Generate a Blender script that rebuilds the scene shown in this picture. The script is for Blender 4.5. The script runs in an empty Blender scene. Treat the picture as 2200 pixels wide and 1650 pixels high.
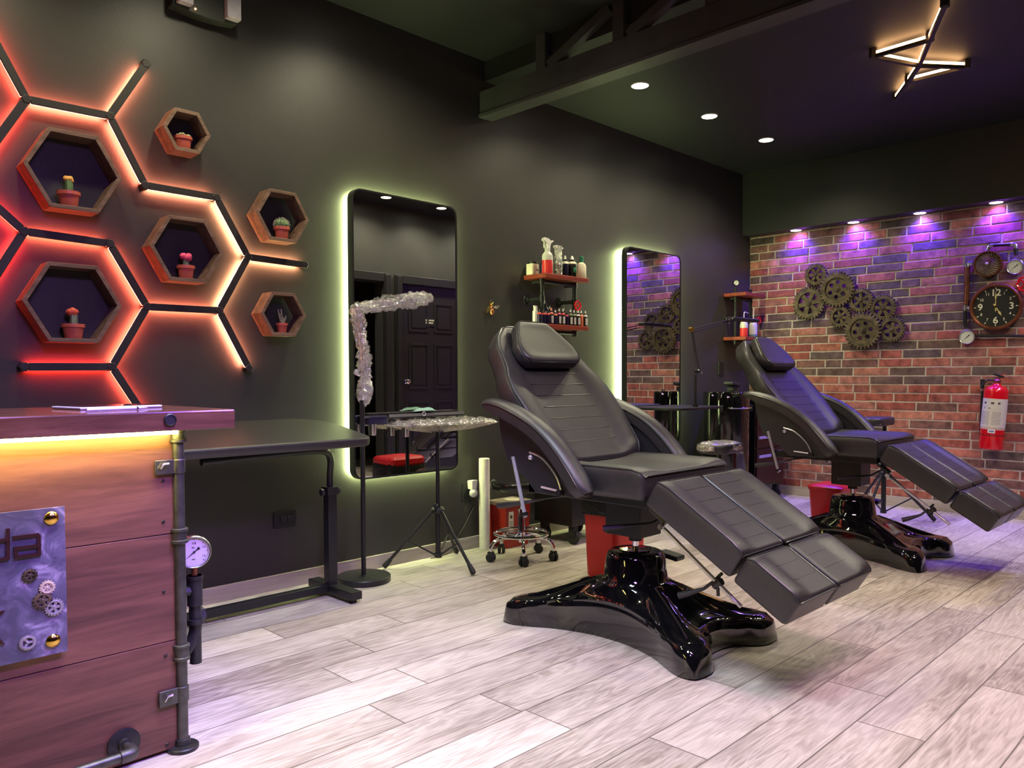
import bpy, math, random
from mathutils import Vector, Matrix
V = Vector
random.seed(7)
sc = bpy.context.scene
COL = sc.collection

# ------------------------------------------------------------------ camera
CAM_H = 1.05
FPX = 1680.0            # focal length in pixels of the 2200 x 1650 frame
PPY = 865.0             # row of the optical axis (lens shift)
PITCH = math.atan(0.033)
ROLL = 0.0026
s2 = math.sqrt(0.5)
_f0, _r0, _z = V((s2, s2, 0)), V((s2, -s2, 0)), V((0, 0, 1))
FWD = _f0 * math.cos(PITCH) - _z * math.sin(PITCH)
_up = _z * math.cos(PITCH) + _f0 * math.sin(PITCH)
RGT = _r0 * math.cos(ROLL) - _up * math.sin(ROLL)
UPV = _up * math.cos(ROLL) + _r0 * math.sin(ROLL)
CAMPOS = V((0, 0, CAM_H))
cd = bpy.data.cameras.new('camera')
cam = bpy.data.objects.new('camera', cd)
COL.objects.link(cam)
cd.sensor_width = 36
cd.lens = FPX / 2200 * 36
cd.shift_y = (PPY - 825) / 2200
cd.clip_start = 0.02
M = Matrix((RGT, UPV, -FWD)).transposed().to_4x4()
M.translation = CAMPOS
cam.matrix_world = M
sc.camera = cam


def ray(u, v):
    return RGT * ((u - 1100) / FPX) - UPV * ((v - PPY) / FPX) + FWD


def P(u, v, x=None, y=None, z=None):
    """the point of the place seen at pixel (u, v) that lies on a wall, floor or shelf plane"""
    d = ray(u, v)
    if x is not None: k = x / d.x
    elif y is not None: k = y / d.y
    else: k = (z - CAM_H) / d.z
    return CAMPOS + d * k


# ------------------------------------------------------------------ world, exposure
w = bpy.data.worlds.new('world')
sc.world = w
w.use_nodes = True
w.node_tree.nodes['Background'].inputs[0].default_value = (0.5, 0.5, 0.6, 1)
w.node_tree.nodes['Background'].inputs[1].default_value = 0.012
sc.view_settings.view_transform = 'Standard'
sc.view_settings.look = 'None'
sc.view_settings.gamma = 1
sc.view_settings.exposure = 0.25
sc.view_settings.use_curve_mapping = False
cy = sc.cycles
cy.max_bounces = 6
cy.diffuse_bounces = 3
cy.glossy_bounces = 4
cy.transmission_bounces = 4
cy.transparent_max_bounces = 8
cy.sample_clamp_indirect = 4
cy.caustics_reflective = False
cy.caustics_refractive = False
cy.use_denoising = True
try:
    cy.denoiser = 'OPENIMAGEDENOISE'
except Exception:
    pass

# ------------------------------------------------------------------ room numbers
W1 = 3.547      # black wall, plane y
W2 = 6.64       # brick wall, plane x
W3 = 0.10       # door wall, plane y
CEIL = 2.86
CEIL_L = 2.98
TRUSS_X = 3.32
SOFF_Z, SOFF_X = 2.315, 6.49


def s2l(r, g, b):
    f = lambda c: (c / 255 / 12.92) if c / 255 <= 0.04045 else ((c / 255 + 0.055) / 1.055) ** 2.4
    return (f(r), f(g), f(b))


def light(name, kind, loc, energy, color, **kw):
    d = bpy.data.lights.new(name, kind)
    d.energy = energy
    d.color = color
    tgt = kw.pop('aim', None)
    for k, val in kw.items():
        setattr(d, k, val)
    o = bpy.data.objects.new(name, d)
    o.location = loc
    if tgt is not None:
        o.rotation_euler = (V(tgt) - V(loc)).to_track_quat('-Z', 'Y').to_euler()
    COL.objects.link(o)
    return o


WARM = (1.0, 0.91, 0.70)
ROW1 = [P(u, v, z=CEIL) for (u, v) in ((1375, 183), (1524, 249), (1646, 300))]
_sx = (ROW1[2].x - ROW1[0].x) / 2
ROW1_ALL = [V((ROW1[0].x - 2 * _sx, ROW1[0].y + .02, CEIL_L))] + ROW1
ROW2 = [V((x, 0.45, CEIL)) for x in (4.0, 4.717, 5.44, 6.16)]
for i, p in enumerate(ROW1_ALL):
    light('downlight_beam', 'SPOT', p - V((0, 0, .03)), 58, (1.0, 0.92, 0.62), aim=p - V((0, 0, 1)), spot_size=math.radians(150),
          spot_blend=1.0, shadow_soft_size=0.05)
ROW0 = [V((ROW1[0].x - (3.1 + k) * _sx, ROW1[0].y, CEIL_L)) for k in (0, 1)]
for p in ROW0:
    light('downlight_beam', 'SPOT', p - V((0, 0, .03)), 40, (1.0, 0.92, 0.62), aim=p - V((0, 0, 1)), spot_size=math.radians(150),
          spot_blend=1.0, shadow_soft_size=0.05)
for p in ROW2:
    light('downlight_beam', 'SPOT', p - V((0, 0, .03)), 50, WARM, aim=p - V((0, 0, 1)), spot_size=math.radians(150),
          spot_blend=1.0, shadow_soft_size=0.05)
LEDS = [P(u, v, z=SOFF_Z) for (u, v) in ((1713, 495), (1840, 479), (1981, 459), (2142, 435))]
for i, p in enumerate(LEDS):
    p.x = 6.565
_ls = (LEDS[0].y - LEDS[3].y) / 3
LEDS_ALL = LEDS + [V((6.565, LEDS[3].y - _ls, SOFF_Z))]
for p in LEDS_ALL:
    light('violet_beam', 'SPOT', p - V((-.03, 0, 0.02)), 60, (0.09, 0.018, 1.0), aim=p - V((.0, 0, 1)), spot_size=math.radians(128),
          spot_blend=1.0, shadow_soft_size=0.03)
# added unseen lights over the front of the room, tinting floor and counter
light('front_cool_fill', 'AREA', (1.15, 1.45, 2.9), 25, (0.74, 0.86, 1.0), aim=(1.25, 1.85, 0), shape='RECTANGLE', size=.9, size_y=.3, spread=math.radians(92))
light('front_pink_fill', 'AREA', (2.15, 0.35, 2.8), 24, (1.0, 0.62, 0.90), aim=(2.6, .6, 0), shape='RECTANGLE', size=1.0, size_y=.4, spread=math.radians(125))
light('front_violet_fill', 'AREA', (0.6, 0.5, 2.5), 13, (0.55, 0.25, 1.0), aim=(.9, 2.3, 0.5), shape='RECTANGLE', size=.5, size_y=.3, spread=math.radians(90))
light('violet_fill_spot', 'SPOT', (2.15, 0.35, 2.7), 400, (0.16, 0.03, 1.0), aim=(1.0, 2.15, 0.80), spot_size=math.radians(26), spot_blend=.9, shadow_soft_size=.06)  # added narrow spot, only to turn the counter corner violet


# ------------------------------------------------------------------ materials
def mat(name, col, rough=0.5, metal=0.0, var=0.08, scale=40.0, bump=0.0, coat=0.0, bscale=None, spec=0.5, stretch=None):
    m = bpy.data.materials.new(name)
    m.use_nodes = True
    nt = m.node_tree
    b = nt.nodes['Principled BSDF']
    b.inputs['Roughness'].default_value = rough
    b.inputs['Metallic'].default_value = metal
    b.inputs['Coat Weight'].default_value = coat
    b.inputs['Coat Roughness'].default_value = 0.05
    b.inputs['Specular IOR Level'].default_value = spec
    tc = nt.nodes.new('ShaderNodeTexCoord')
    src = tc.outputs['Object']
    if stretch:
        mp = nt.nodes.new('ShaderNodeMapping')
        mp.inputs['Scale'].default_value = stretch
        nt.links.new(src, mp.inputs[0])
        src = mp.outputs[0]
    nz = nt.nodes.new('ShaderNodeTexNoise')
    nz.inputs['Scale'].default_value = scale
    nz.inputs['Detail'].default_value = 4
    nt.links.new(src, nz.inputs['Vector'])
    cr = nt.nodes.new('ShaderNodeValToRGB')
    cr.color_ramp.elements[0].position = 0.3
    cr.color_ramp.elements[1].position = 0.7
    cr.color_ramp.elements[0].color = tuple(c * (1 - var) for c in col) + (1,)
    cr.color_ramp.elements[1].color = tuple(min(1, c * (1 + var)) for c in col) + (1,)
    nt.links.new(nz.outputs['Fac'], cr.inputs[0])
    nt.links.new(cr.outputs[0], b.inputs['Base Color'])
    if bump:
        nb = nt.nodes.new('ShaderNodeTexNoise')
        nb.inputs['Scale'].default_value = bscale or scale * 4
        nb.inputs['Detail'].default_value = 3
        nt.links.new(src, nb.inputs['Vector'])
        bp = nt.nodes.new('ShaderNodeBump')
        bp.inputs['Strength'].default_value = bump
        bp.inputs['Distance'].default_value = 0.002
        nt.links.new(nb.outputs['Fac'], bp.inputs['Height'])
        nt.links.new(bp.outputs[0], b.inputs['Normal'])
    return m


def emis(name, col, strength):
    m = bpy.data.materials.new(name)
    m.use_nodes = True
    nt = m.node_tree
    nt.nodes.remove(nt.nodes['Principled BSDF'])
    e = nt.nodes.new('ShaderNodeEmission')
    e.inputs[0].default_value = tuple(col) + (1,)
    e.inputs[1].default_value = strength
    nt.links.new(e.outputs[0], nt.nodes['Material Output'].inputs[0])
    return m


def wood(name, c1, c2, c3, rough=0.45, axis='X', scale=1.0, coat=0.0):
    m = bpy.data.materials.new(name)
    m.use_nodes = True
    nt = m.node_tree
    b = nt.nodes['Principled BSDF']
    b.inputs['Roughness'].default_value = rough
    b.inputs['Coat Weight'].default_value = coat
    tc = nt.nodes.new('ShaderNodeTexCoord')
    mp = nt.nodes.new('ShaderNodeMapping')
    st = {'X': (1.2, 14, 14), 'Y': (14, 1.2, 14), 'Z': (14, 14, 1.2)}[axis]
    mp.inputs['Scale'].default_value = tuple(k * scale for k in st)
    nt.links.new(tc.outputs['Object'], mp.inputs[0])
    n1 = nt.nodes.new('ShaderNodeTexNoise')
    n1.inputs['Scale'].default_value = 1.0
    n1.inputs['Detail'].default_value = 8
    n1.inputs['Roughness'].default_value = 0.65
    n1.inputs['Distortion'].default_value = 0.6
    nt.links.new(mp.outputs[0], n1.inputs['Vector'])
    cr = nt.nodes.new('ShaderNodeValToRGB')
    e = cr.color_ramp.elements
    e[0].position = 0.30; e[0].color = c1 + (1,)
    e[1].position = 0.72; e[1].color = c3 + (1,)
    k = e.new(0.5); k.color = c2 + (1,)
    nt.links.new(n1.outputs['Fac'], cr.inputs[0])
    nt.links.new(cr.outputs[0], b.inputs['Base Color'])
    bp = nt.nodes.new('ShaderNodeBump')
    bp.inputs['Strength'].default_value = 0.25
    bp.inputs['Distance'].default_value = 0.001
    nt.links.new(n1.outputs['Fac'], bp.inputs['Height'])
    nt.links.new(bp.outputs[0], b.inputs['Normal'])
    return m


def film_mat(name, tint=(1, 1, 1), amount=0.45, scale=60, rough=0.12):
    m = bpy.data.materials.new(name)
    m.use_nodes = True
    nt = m.node_tree
    nt.nodes.remove(nt.nodes['Principled BSDF'])
    tr = nt.nodes.new('ShaderNodeBsdfTransparent')
    gl = nt.nodes.new('ShaderNodeBsdfGlossy')
    gl.inputs['Color'].default_value = tuple(tint) + (1,)
    gl.inputs['Roughness'].default_value = rough
    df = nt.nodes.new('ShaderNodeBsdfDiffuse')
    df.inputs['Color'].default_value = (0.8, 0.8, 0.8, 1)
    m2 = nt.nodes.new('ShaderNodeMixShader')
    m2.inputs[0].default_value = 0.20
    mx = nt.nodes.new('ShaderNodeMixShader')
    tc = nt.nodes.new('ShaderNodeTexCoord')
    vo = nt.nodes.new('ShaderNodeTexNoise')
    vo.inputs['Scale'].default_value = scale
    vo.inputs['Detail'].default_value = 3
    vo.inputs['Distortion'].default_value = 1.5
    nt.links.new(tc.outputs['Object'], vo.inputs['Vector'])
    bp = nt.nodes.new('ShaderNodeBump')
    bp.inputs['Strength'].default_value = 1.0
    bp.inputs['Distance'].default_value = 0.01
    nt.links.new(vo.outputs['Fac'], bp.inputs['Height'])
    nt.links.new(bp.outputs[0], gl.inputs['Normal'])
    mr = nt.nodes.new('ShaderNodeMapRange')
    mr.inputs['From Min'].default_value = 0.35
    mr.inputs['From Max'].default_value = 0.65
    mr.inputs['To Min'].default_value = amount * 0.4
    mr.inputs['To Max'].default_value = min(1, amount * 1.6)
    nt.links.new(vo.outputs['Fac'], mr.inputs['Value'])
    nt.links.new(mr.outputs[0], mx.inputs[0])
    nt.links.new(gl.outputs[0], m2.inputs[1])
    nt.links.new(df.outputs[0], m2.inputs[2])
    nt.links.new(tr.outputs[0], mx.inputs[1])
    nt.links.new(m2.outputs[0], mx.inputs[2])
    nt.links.new(mx.outputs[0], nt.nodes['Material Output'].inputs[0])
    return m


def mirror_mat():
    m = mat('mirror_glass', (0.82, 0.84, 0.82), rough=0.0, metal=1.0, var=0.0)
    return m


m_black_wall = mat('black_wall_paint', (0.037, 0.0355, 0.033), rough=0.42, var=0.10, scale=3, bump=0.25, bscale=220)
m_ceiling = mat('black_ceiling_paint', (0.012, 0.0135, 0.012), rough=0.6, var=0.1, scale=3)
m_soffit = mat('black_soffit_paint', (0.02, 0.02, 0.021), rough=0.5, var=0.1, scale=3)
m_truss = mat('dark_grey_truss_paint', (0.05, 0.05, 0.048), rough=0.5, var=0.2, scale=6)
m_black_metal = mat('black_powder_coated_metal', (0.018, 0.018, 0.02), rough=0.38, var=0.1, metal=0.2)
m_black_plastic = mat('black_plastic', (0.015, 0.015, 0.017), rough=0.45, var=0.1)
m_gloss_black = mat('glossy_black_fibreglass', (0.004, 0.004, 0.005), rough=0.06, var=0.1, coat=1.0, scale=8)
m_leather = mat('black_leatherette', (0.026, 0.024, 0.025), rough=0.38, var=0.12, scale=25, bump=0.35, bscale=420, spec=0.6)
m_leather_side = mat('black_leatherette_side', (0.02, 0.021, 0.025), rough=0.42, var=0.1, scale=25, bump=0.3, bscale=420, spec=0.6)
m_piping = mat('black_vinyl_piping', (0.02, 0.02, 0.02), rough=0.3, var=0.1)
m_chrome = mat('chrome', (0.85, 0.85, 0.87), rough=0.08, metal=1.0, var=0.02)
m_steel = mat('brushed_steel', (0.6, 0.6, 0.62), rough=0.28, metal=1.0, var=0.05)
m_iron = mat('dark_iron_pipe', (0.10, 0.10, 0.095), rough=0.45, metal=0.85, var=0.25, scale=30, bump=0.2)
m_iron_dark = mat('black_iron_pipe', (0.035, 0.035, 0.037), rough=0.42, metal=0.6, var=0.25, scale=30, bump=0.2)
m_counter_wood = wood('counter_panel_wood', s2l(66, 40, 33), s2l(104, 66, 54), s2l(132, 88, 70), rough=0.5, axis='X', scale=1.3)
m_counter_top = wood('counter_top_wood', s2l(66, 40, 34), s2l(104, 68, 56), s2l(130, 90, 74), rough=0.22, axis='X', scale=1.3, coat=0.4)
m_hex_wood = wood('hexagon_shelf_wood', s2l(78, 58, 44), s2l(112, 86, 68), s2l(134, 106, 86), rough=0.55, axis='X', scale=3)
m_shelf_wood = wood('red_brown_shelf_wood', s2l(98, 38, 24), s2l(138, 56, 36), s2l(160, 74, 48), rough=0.4, axis='X', scale=2)
m_pot = mat('terracotta_plastic', s2l(190, 92, 76), rough=0.4, var=0.06)
m_soil = mat('potting_soil', (0.03, 0.02, 0.015), rough=0.95, var=0.4, scale=200)
m_cactus = mat('cactus_green', s2l(92, 120, 76), rough=0.6, var=0.3, scale=60)
m_cactus_pale = mat('pale_cactus_green', s2l(165, 170, 125), rough=0.7, var=0.25, scale=80)
m_cactus_stem = mat('grey_green_cactus_stem', s2l(120, 130, 110), rough=0.6, var=0.25, scale=60)
m_yellow_fl = mat('yellow_orange_cactus_head', s2l(235, 170, 80), rough=0.7, var=0.25, scale=120, bump=.6)
m_pink_fl = mat('pink_cactus_head', s2l(235, 80, 120), rough=0.7, var=0.25, scale=120, bump=.6)
m_orange_fl = mat('orange_red_cactus_head', s2l(235, 100, 70), rough=0.7, var=0.25, scale=120, bump=.6)
m_red_plastic = mat('red_plastic', s2l(205, 22, 30), rough=0.3, var=0.05)
m_dark_red = mat('dark_red_sharps_plastic', s2l(150, 34, 26), rough=0.35, var=0.08)
m_white_plastic = mat('white_plastic', s2l(225, 222, 215), rough=0.4, var=0.03)
m_cream_plastic = mat('cream_plastic', s2l(222, 212, 188), rough=0.45, var=0.04)
m_paper = mat('white_paper_roll', s2l(225, 218, 205), rough=0.8, var=0.04)
m_brass = mat('polished_brass', s2l(222, 180, 90), rough=0.16, metal=1.0, var=0.08)
m_copper = mat('aged_copper', s2l(150, 96, 70), rough=0.32, metal=0.85, var=0.25, scale=18)
m_blade = mat('bronze_turbine_blade', s2l(205, 188, 175), rough=0.3, metal=0.35, var=0.15)
m_rod = mat('polished_steel_rod', (.72, .72, .78), rough=0.25, metal=0.6, var=0.02)
m_hand = mat('pale_brass_hand', s2l(226, 208, 140), rough=0.4, metal=0.2, var=.02)
m_gear = mat('aged_bronze_gear', s2l(92, 78, 65), rough=0.48, metal=0.45, var=0.6, scale=22, bump=.4, bscale=90)
m_dial_black = mat('black_clock_dial', (0.012, 0.012, 0.013), rough=0.45, var=0.2)
m_numeral = mat('ivory_numeral', s2l(235, 232, 205), rough=0.5, var=0.02)
m_dial_white = mat('white_gauge_dial', s2l(215, 215, 208), rough=0.4, var=0.03)
m_ink = mat('black_print', (0.01, 0.01, 0.012), rough=0.6, var=0.0)
m_red_paint = mat('glossy_red_paint', s2l(215, 18, 34), rough=0.14, var=0.04, coat=0.6)
m_label = mat('printed_label', s2l(214, 208, 196), rough=0.5, var=0.05)
m_green_cap = mat('green_cap', s2l(24, 110, 80), rough=0.4, var=0.05)
m_red_liquid = mat('red_liquid_bottle', s2l(226, 62, 66), rough=0.2, var=0.03)
m_clear_plastic = mat('frosted_clear_plastic', s2l(205, 200, 195), rough=0.25, var=0.04)
m_blue_liquid = mat('blue_liquid_bottle', s2l(110, 150, 170), rough=0.2, var=0.03)
m_navy = mat('dark_navy_bottle', s2l(34, 32, 62), rough=0.3, var=0.15)
m_film = film_mat('clear_wrapping_film', amount=0.52, scale=70, rough=.06)
m_film_warm = film_mat('crumpled_wrapping_film', tint=(1.0, .97, .85), amount=0.62, scale=75, rough=.06)
m_mask = mat('pale_green_fabric', s2l(150, 196, 180), rough=0.8, var=0.06)
m_tablet = mat('white_tablet_shell', s2l(215, 215, 240), rough=0.3, var=0.02)
m_screen = mat('dark_screen_glass', (0.02, 0.02, 0.03), rough=0.05, var=0.0)
m_sign = None
m_baseboard = wood('pale_oak_baseboard', s2l(150, 140, 128), s2l(178, 168, 156), s2l(198, 190, 180), rough=0.45, axis='X')
m_baseboard_r = wood('pale_oak_baseboard_right', s2l(150, 140, 128), s2l(178, 168, 156), s2l(198, 190, 180), rough=0.45, axis='Y')
m_mirror = mirror_mat()
m_door = mat('dark_door_paint', (0.015, 0.0145, 0.014), rough=0.4, var=0.1)
m_bag = mat('black_bin_bag', (0.01, 0.01, 0.012), rough=0.25, var=0.2, bump=1.0, bscale=60)
m_cart = mat('dark_red_brown_drawer', s2l(48, 20, 22), rough=0.35, var=0.15)
m_lav = mat('pale_metal_handle', s2l(190, 178, 225), rough=0.35, metal=0.3, var=0.02)
m_rubber = mat('black_rubber', (0.012, 0.012, 0.012), rough=0.7, var=0.1)
m_lamp_glass = mat('clear_lamp_lens', s2l(200, 195, 205), rough=0.1, var=0.15, scale=20)


# ------------------------------------------------------------------ mesh building
def origin(p):
    o = V((0, 0, 0))
    while p is not None:
        o += p.location
        p = p.parent
    return o


def prop(o, label=None, cat=None, group=None, kind=None):
    if label: o['label'] = label
    if cat: o['category'] = cat
    if group: o['group'] = group
    if kind: o['kind'] = kind
    return o


def thing(name, label, cat, loc=(0, 0, 0), group=None):
    o = bpy.data.objects.new(name, None)
    o.empty_display_size = 0.05
    o.location = loc
    COL.objects.link(o)
    return prop(o, label, cat, group)


def copy_tree(o, parent=None):
    c = o.copy()
    COL.objects.link(c)
    c.parent = parent
    for ch in list(o.children):
        copy_tree(ch, c)
    return c


class MB:
    def __init__(s):
        s.v = []
        s.f = []

    def add(s, vs, fs):
        n = len(s.v)
        s.v += [V(p) for p in vs]
        s.f += [tuple(i + n for i in f) for f in fs]
        return s

    def box(s, c, size, rot=None):
        hx, hy, hz = (k / 2 for k in size)
        vs = [V((x, y, z)) for x in (-hx, hx) for y in (-hy, hy) for z in (-hz, hz)]
        if rot is not None:
            vs = [rot @ p for p in vs]
        vs = [p + V(c) for p in vs]
        return s.add(vs, [(0, 1, 3, 2), (4, 6, 7, 5), (0, 4, 5, 1), (2, 3, 7, 6), (0, 2, 6, 4), (1, 5, 7, 3)])

    def box2(s, a, b):
        a, b = V(a), V(b)
        return s.box((a + b) / 2, (abs(b.x - a.x), abs(b.y - a.y), abs(b.z - a.z)))

    def hexa(s, q):
        """eight corners: bottom four then top four"""
        return s.add(q, [(3, 2, 1, 0), (4, 5, 6, 7), (0, 1, 5, 4), (1, 2, 6, 5), (2, 3, 7, 6), (3, 0, 4, 7)])

    def rings(s, rs, caps=True, closed=False):
        n = len(rs[0])
        base = len(s.v)
        for r in rs:
            s.v += [V(p) for p in r]
        m = len(rs)
        for i in range(m if closed else m - 1):
            a, b = base + i * n, base + ((i + 1) % m) * n
            for j in range(n):
                s.f.append((a + j, a + (j + 1) % n, b + (j + 1) % n, b + j))
        if caps and not closed:
            s.f.append(tuple(base + j for j in reversed(range(n))))
            s.f.append(tuple(base + (m - 1) * n + j for j in range(n)))
        return s

    def lathe(s, prof, c=(0, 0, 0), axis=(0, 0, 1), n=24, caps=True):
        """prof: list of (radius, height along axis)"""
        ax = V(axis).normalized()
        t = V((1, 0, 0)) if abs(ax.x) < 0.9 else V((0, 1, 0))
        e1 = (t - ax * t.dot(ax)).normalized()
        e2 = ax.cross(e1)
        c = V(c)
        rs = [[c + ax * h + (e1 * math.cos(2 * math.pi * k / n) + e2 * math.sin(2 * math.pi * k / n)) * max(r, 1e-5) for k in range(n)] for r, h in prof]
        return s.rings(rs, caps)

    def cyl(s, a, b, r, r2=None, n=16):
        a, b = V(a), V(b)
        return s.lathe([(r, 0), (r if r2 is None else r2, (b - a).length)], a, b - a, n)

    def tube(s, pts, r, n=8, closed=False, rad=None):
        pts = [V(p) for p in pts]
        m = len(pts)
        rs = []
        prev = None
        for i in range(m):
            if closed:
                t = pts[(i + 1) % m] - pts[i - 1]
            else:
                t = pts[min(i + 1, m - 1)] - pts[max(i - 1, 0)]
            t = t.normalized() if t.length > 1e-9 else V((0, 0, 1))
            if prev is None:
                g = V((0, 0, 1)) if abs(t.z) < 0.9 else V((1, 0, 0))
                e1 = (g - t * g.dot(t)).normalized()
            else:
                e1 = (prev - t * prev.dot(t))
                e1 = e1.normalized() if e1.length > 1e-6 else V((1, 0, 0))
            prev = e1
            e2 = t.cross(e1)
            rr = rad[i] if rad else r
            rs.append([pts[i] + (e1 * math.cos(2 * math.pi * k / n) + e2 * math.sin(2 * math.pi * k / n)) * rr for k in range(n)])
        return s.rings(rs, caps=not closed, closed=closed)

    def ball(s, c, r, n=16, m=10, sc_=(1, 1, 1)):
        c = V(c)
        rs = []
        for i in range(m + 1):
            th = math.pi * i / m
            rs.append([c + V((math.sin(th) * math.cos(2 * math.pi * k / n) * r * sc_[0], math.sin(th) * math.sin(2 * math.pi * k / n) * r * sc_[1], math.cos(th) * r * sc_[2])) if 0 < i < m
                       else c + V((math.cos(2 * math.pi * k / n) * 1e-5, math.sin(2 * math.pi * k / n) * 1e-5, math.cos(th) * r * sc_[2])) for k in range(n)])
        return s.rings(rs[::-1])

    def mesh2d(s, me, fr, out=0.0):
        """a flat curve-made mesh mapped through frame fr(a, b, c)"""
        return s.add([fr(p.x, p.y, p.z + out) for p in me[0]], me[1])

    def build(s, name, m, parent=None, smooth=True, bevel=0.0, seg=2, local=False, ang=35, sub=0):
        me = bpy.data.meshes.new(name)
        o0 = V((0, 0, 0)) if local else origin(parent)
        me.from_pydata([p - o0 for p in s.v], [], s.f)
        me.update()
        me.materials.append(m)
        if smooth:
            me.polygons.foreach_set('use_smooth', [True] * len(me.polygons))
            me.set_sharp_from_angle(angle=math.radians(ang))
        o = bpy.data.objects.new(name, me)
        COL.objects.link(o)
        if parent is not None:
            o.parent = parent
        if bevel:
            b = o.modifiers.new('bevel', 'BEVEL')
            b.width = bevel
            b.segments = seg
            b.limit_method = 'ANGLE'
        if sub:
            b = o.modifiers.new('subdivision', 'SUBSURF')
            b.levels = sub
            b.render_levels = sub
        return o


def frame(o, right, up, out):
    o, right, up, out = V(o), V(right), V(up), V(out)
    return lambda a, b, c=0.0: o + right * a + up * b + out * c


def wall1(p, off=0.0):      # on the black wall: right +x, up z, out -y
    return frame((p[0], W1 - off, p[2]), (1, 0, 0), (0, 0, 1), (0, -1, 0))


def wall2(p, off=0.0):      # on the brick wall: right -y, up z, out -x
    return frame((W2 - off, p[1], p[2]), (0, -1, 0), (0, 0, 1), (-1, 0, 0))


def _curve_mesh(c):
    o = bpy.data.objects.new('tmp', c)
    COL.objects.link(o)
    dg = bpy.context.evaluated_depsgraph_get()
    me = bpy.data.meshes.new_from_object(o.evaluated_get(dg))
    r = ([V(p.co) for p in me.vertices], [tuple(f.vertices) for f in me.polygons])
    bpy.data.objects.remove(o)
    bpy.data.curves.remove(c)
    bpy.data.meshes.remove(me)
    return r


def plate(loops, th, bevel=0.0):
    c = bpy.data.curves.new('tmp', 'CURVE')
    c.dimensions = '2D'
    c.fill_mode = 'BOTH'
    c.extrude = th / 2
    c.bevel_depth = bevel
    c.bevel_resolution = 1
    for lp in loops:
        s = c.splines.new('POLY')
        s.points.add(len(lp) - 1)
        for i, p in enumerate(lp):
            s.points[i].co = (p[0], p[1], 0, 1)
        s.use_cyclic_u = True
    return _curve_mesh(c)


def text(t, size, th=0.001, bold=0.0):
    c = bpy.data.curves.new('tmp', 'FONT')
    c.body = t
    c.size = size
    c.extrude = th / 2
    c.offset = bold
    c.align_x = 'CENTER'
    c.align_y = 'CENTER'
    return _curve_mesh(c)


def circ(cx, cy_, r, n=24, a0=0.0):
    return [(cx + r * math.cos(a0 + 2 * math.pi * k / n), cy_ + r * math.sin(a0 + 2 * math.pi * k / n)) for k in range(n)]


def gear_loop(r, teeth, depth):
    pts = []
    for k in range(teeth):
        for fr_, rr in ((0.0, r - depth), (0.28, r - depth), (0.38, r), (0.74, r), (0.88, r - depth)):
            a = 2 * math.pi * (k + fr_) / teeth
            pts.append((rr * math.cos(a), rr * math.sin(a)))
    return pts


def gear(mb, fr, r, teeth, style, th=0.018, a0=0.0):
    """style: 'holes' a dished plate with round holes, else the number of spokes"""
    def f2(a, b, c=0.0):
        return fr(a * math.cos(a0) - b * math.sin(a0), a * math.sin(a0) + b * math.cos(a0), c)
    rim = r * 0.70
    mb.mesh2d(plate([gear_loop(r, teeth, r * 0.13), circ(0, 0, rim, 40)], th, th * .12), f2, th * .7)
    mb.mesh2d(plate([circ(0, 0, rim + r * 0.05, 40), circ(0, 0, rim - r * .035, 40)], th * 1.3, 0.001), f2, th * .75)
    if style == 'holes':
        lp = [circ(0, 0, rim, 40)] + [circ(r * 0.42 * math.cos(k * math.pi / 3), r * 0.42 * math.sin(k * math.pi / 3), r * 0.12, 16) for k in range(6)]
        mb.mesh2d(plate(lp, th * .5, 0.0008), f2, th * .45)
        for k in range(6):
            cx, cy_ = r * 0.42 * math.cos(k * math.pi / 3), r * 0.42 * math.sin(k * math.pi / 3)
            mb.mesh2d(plate([circ(cx, cy_, r * 0.155, 18), circ(cx, cy_, r * 0.12, 18)], th * .7, 0), f2, th * .5)
    else:
        for k in range(style):
            a = 2 * math.pi * k / style
            c_, s_ = math.cos(a), math.sin(a)
            w0, w1 = r * 0.10, r * 0.14
            q = [(0, -w0), (rim, -w1), (rim, w1), (0, w0)]
            mb.mesh2d(plate([[(x * c_ - y * s_, x * s_ + y * c_) for x, y in q]], th * .6, 0.0008), f2, th * .55)
    o = f2(0, 0, th * .3)
    ax = (f2(0, 0, 1) - f2(0, 0, 0))
    mb.lathe([(r * .17, 0), (r * .17, th * .9), (r * .13, th * 1.1), (r * .09, th * 1.1), (r * .09, th * 1.4), (r * .05, th * 1.45)], o, ax, 18)


def rrect(w_, h_, r, n=6):
    pts = []
    for cx, cy_, a0 in ((w_ / 2 - r, h_ / 2 - r, 0), (-w_ / 2 + r, h_ / 2 - r, 90), (-w_ / 2 + r, -h_ / 2 + r, 180), (w_ / 2 - r, -h_ / 2 + r, 270)):
        for k in range(n + 1):
            a = math.radians(a0 + 90 * k / n)
            pts.append((cx + r * math.cos(a), cy_ + r * math.sin(a)))
    return pts


def catmull(pts, per=8, closed=False):
    pts = [V(p) for p in pts]
    out = []
    n = len(pts)
    for i in range(n if closed else n - 1):
        g = (lambda k: pts[k % n]) if closed else (lambda k: pts[max(0, min(n - 1, k))])
        p0, p1, p2, p3 = g(i - 1), g(i), g(i + 1), g(i + 2)
        for k in range(per):
            t = k / per
            out.append(0.5 * ((2 * p1) + (p2 - p0) * t + (2 * p0 - 5 * p1 + 4 * p2 - p3) * t * t + (3 * p1 - p0 - 3 * p2 + p3) * t ** 3))
    if not closed:
        out.append(pts[-1])
    return out


def lerp_tab(tab, x):
    if x <= tab[0][0]: return tab[0][1]
    for (a, p), (b, q) in zip(tab, tab[1:]):
        if x <= b:
            k = (x - a) / (b - a)
            k = k * k * (3 - 2 * k) * .5 + k * .5
            return p + (q - p) * k
    return tab[-1][1]


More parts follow.
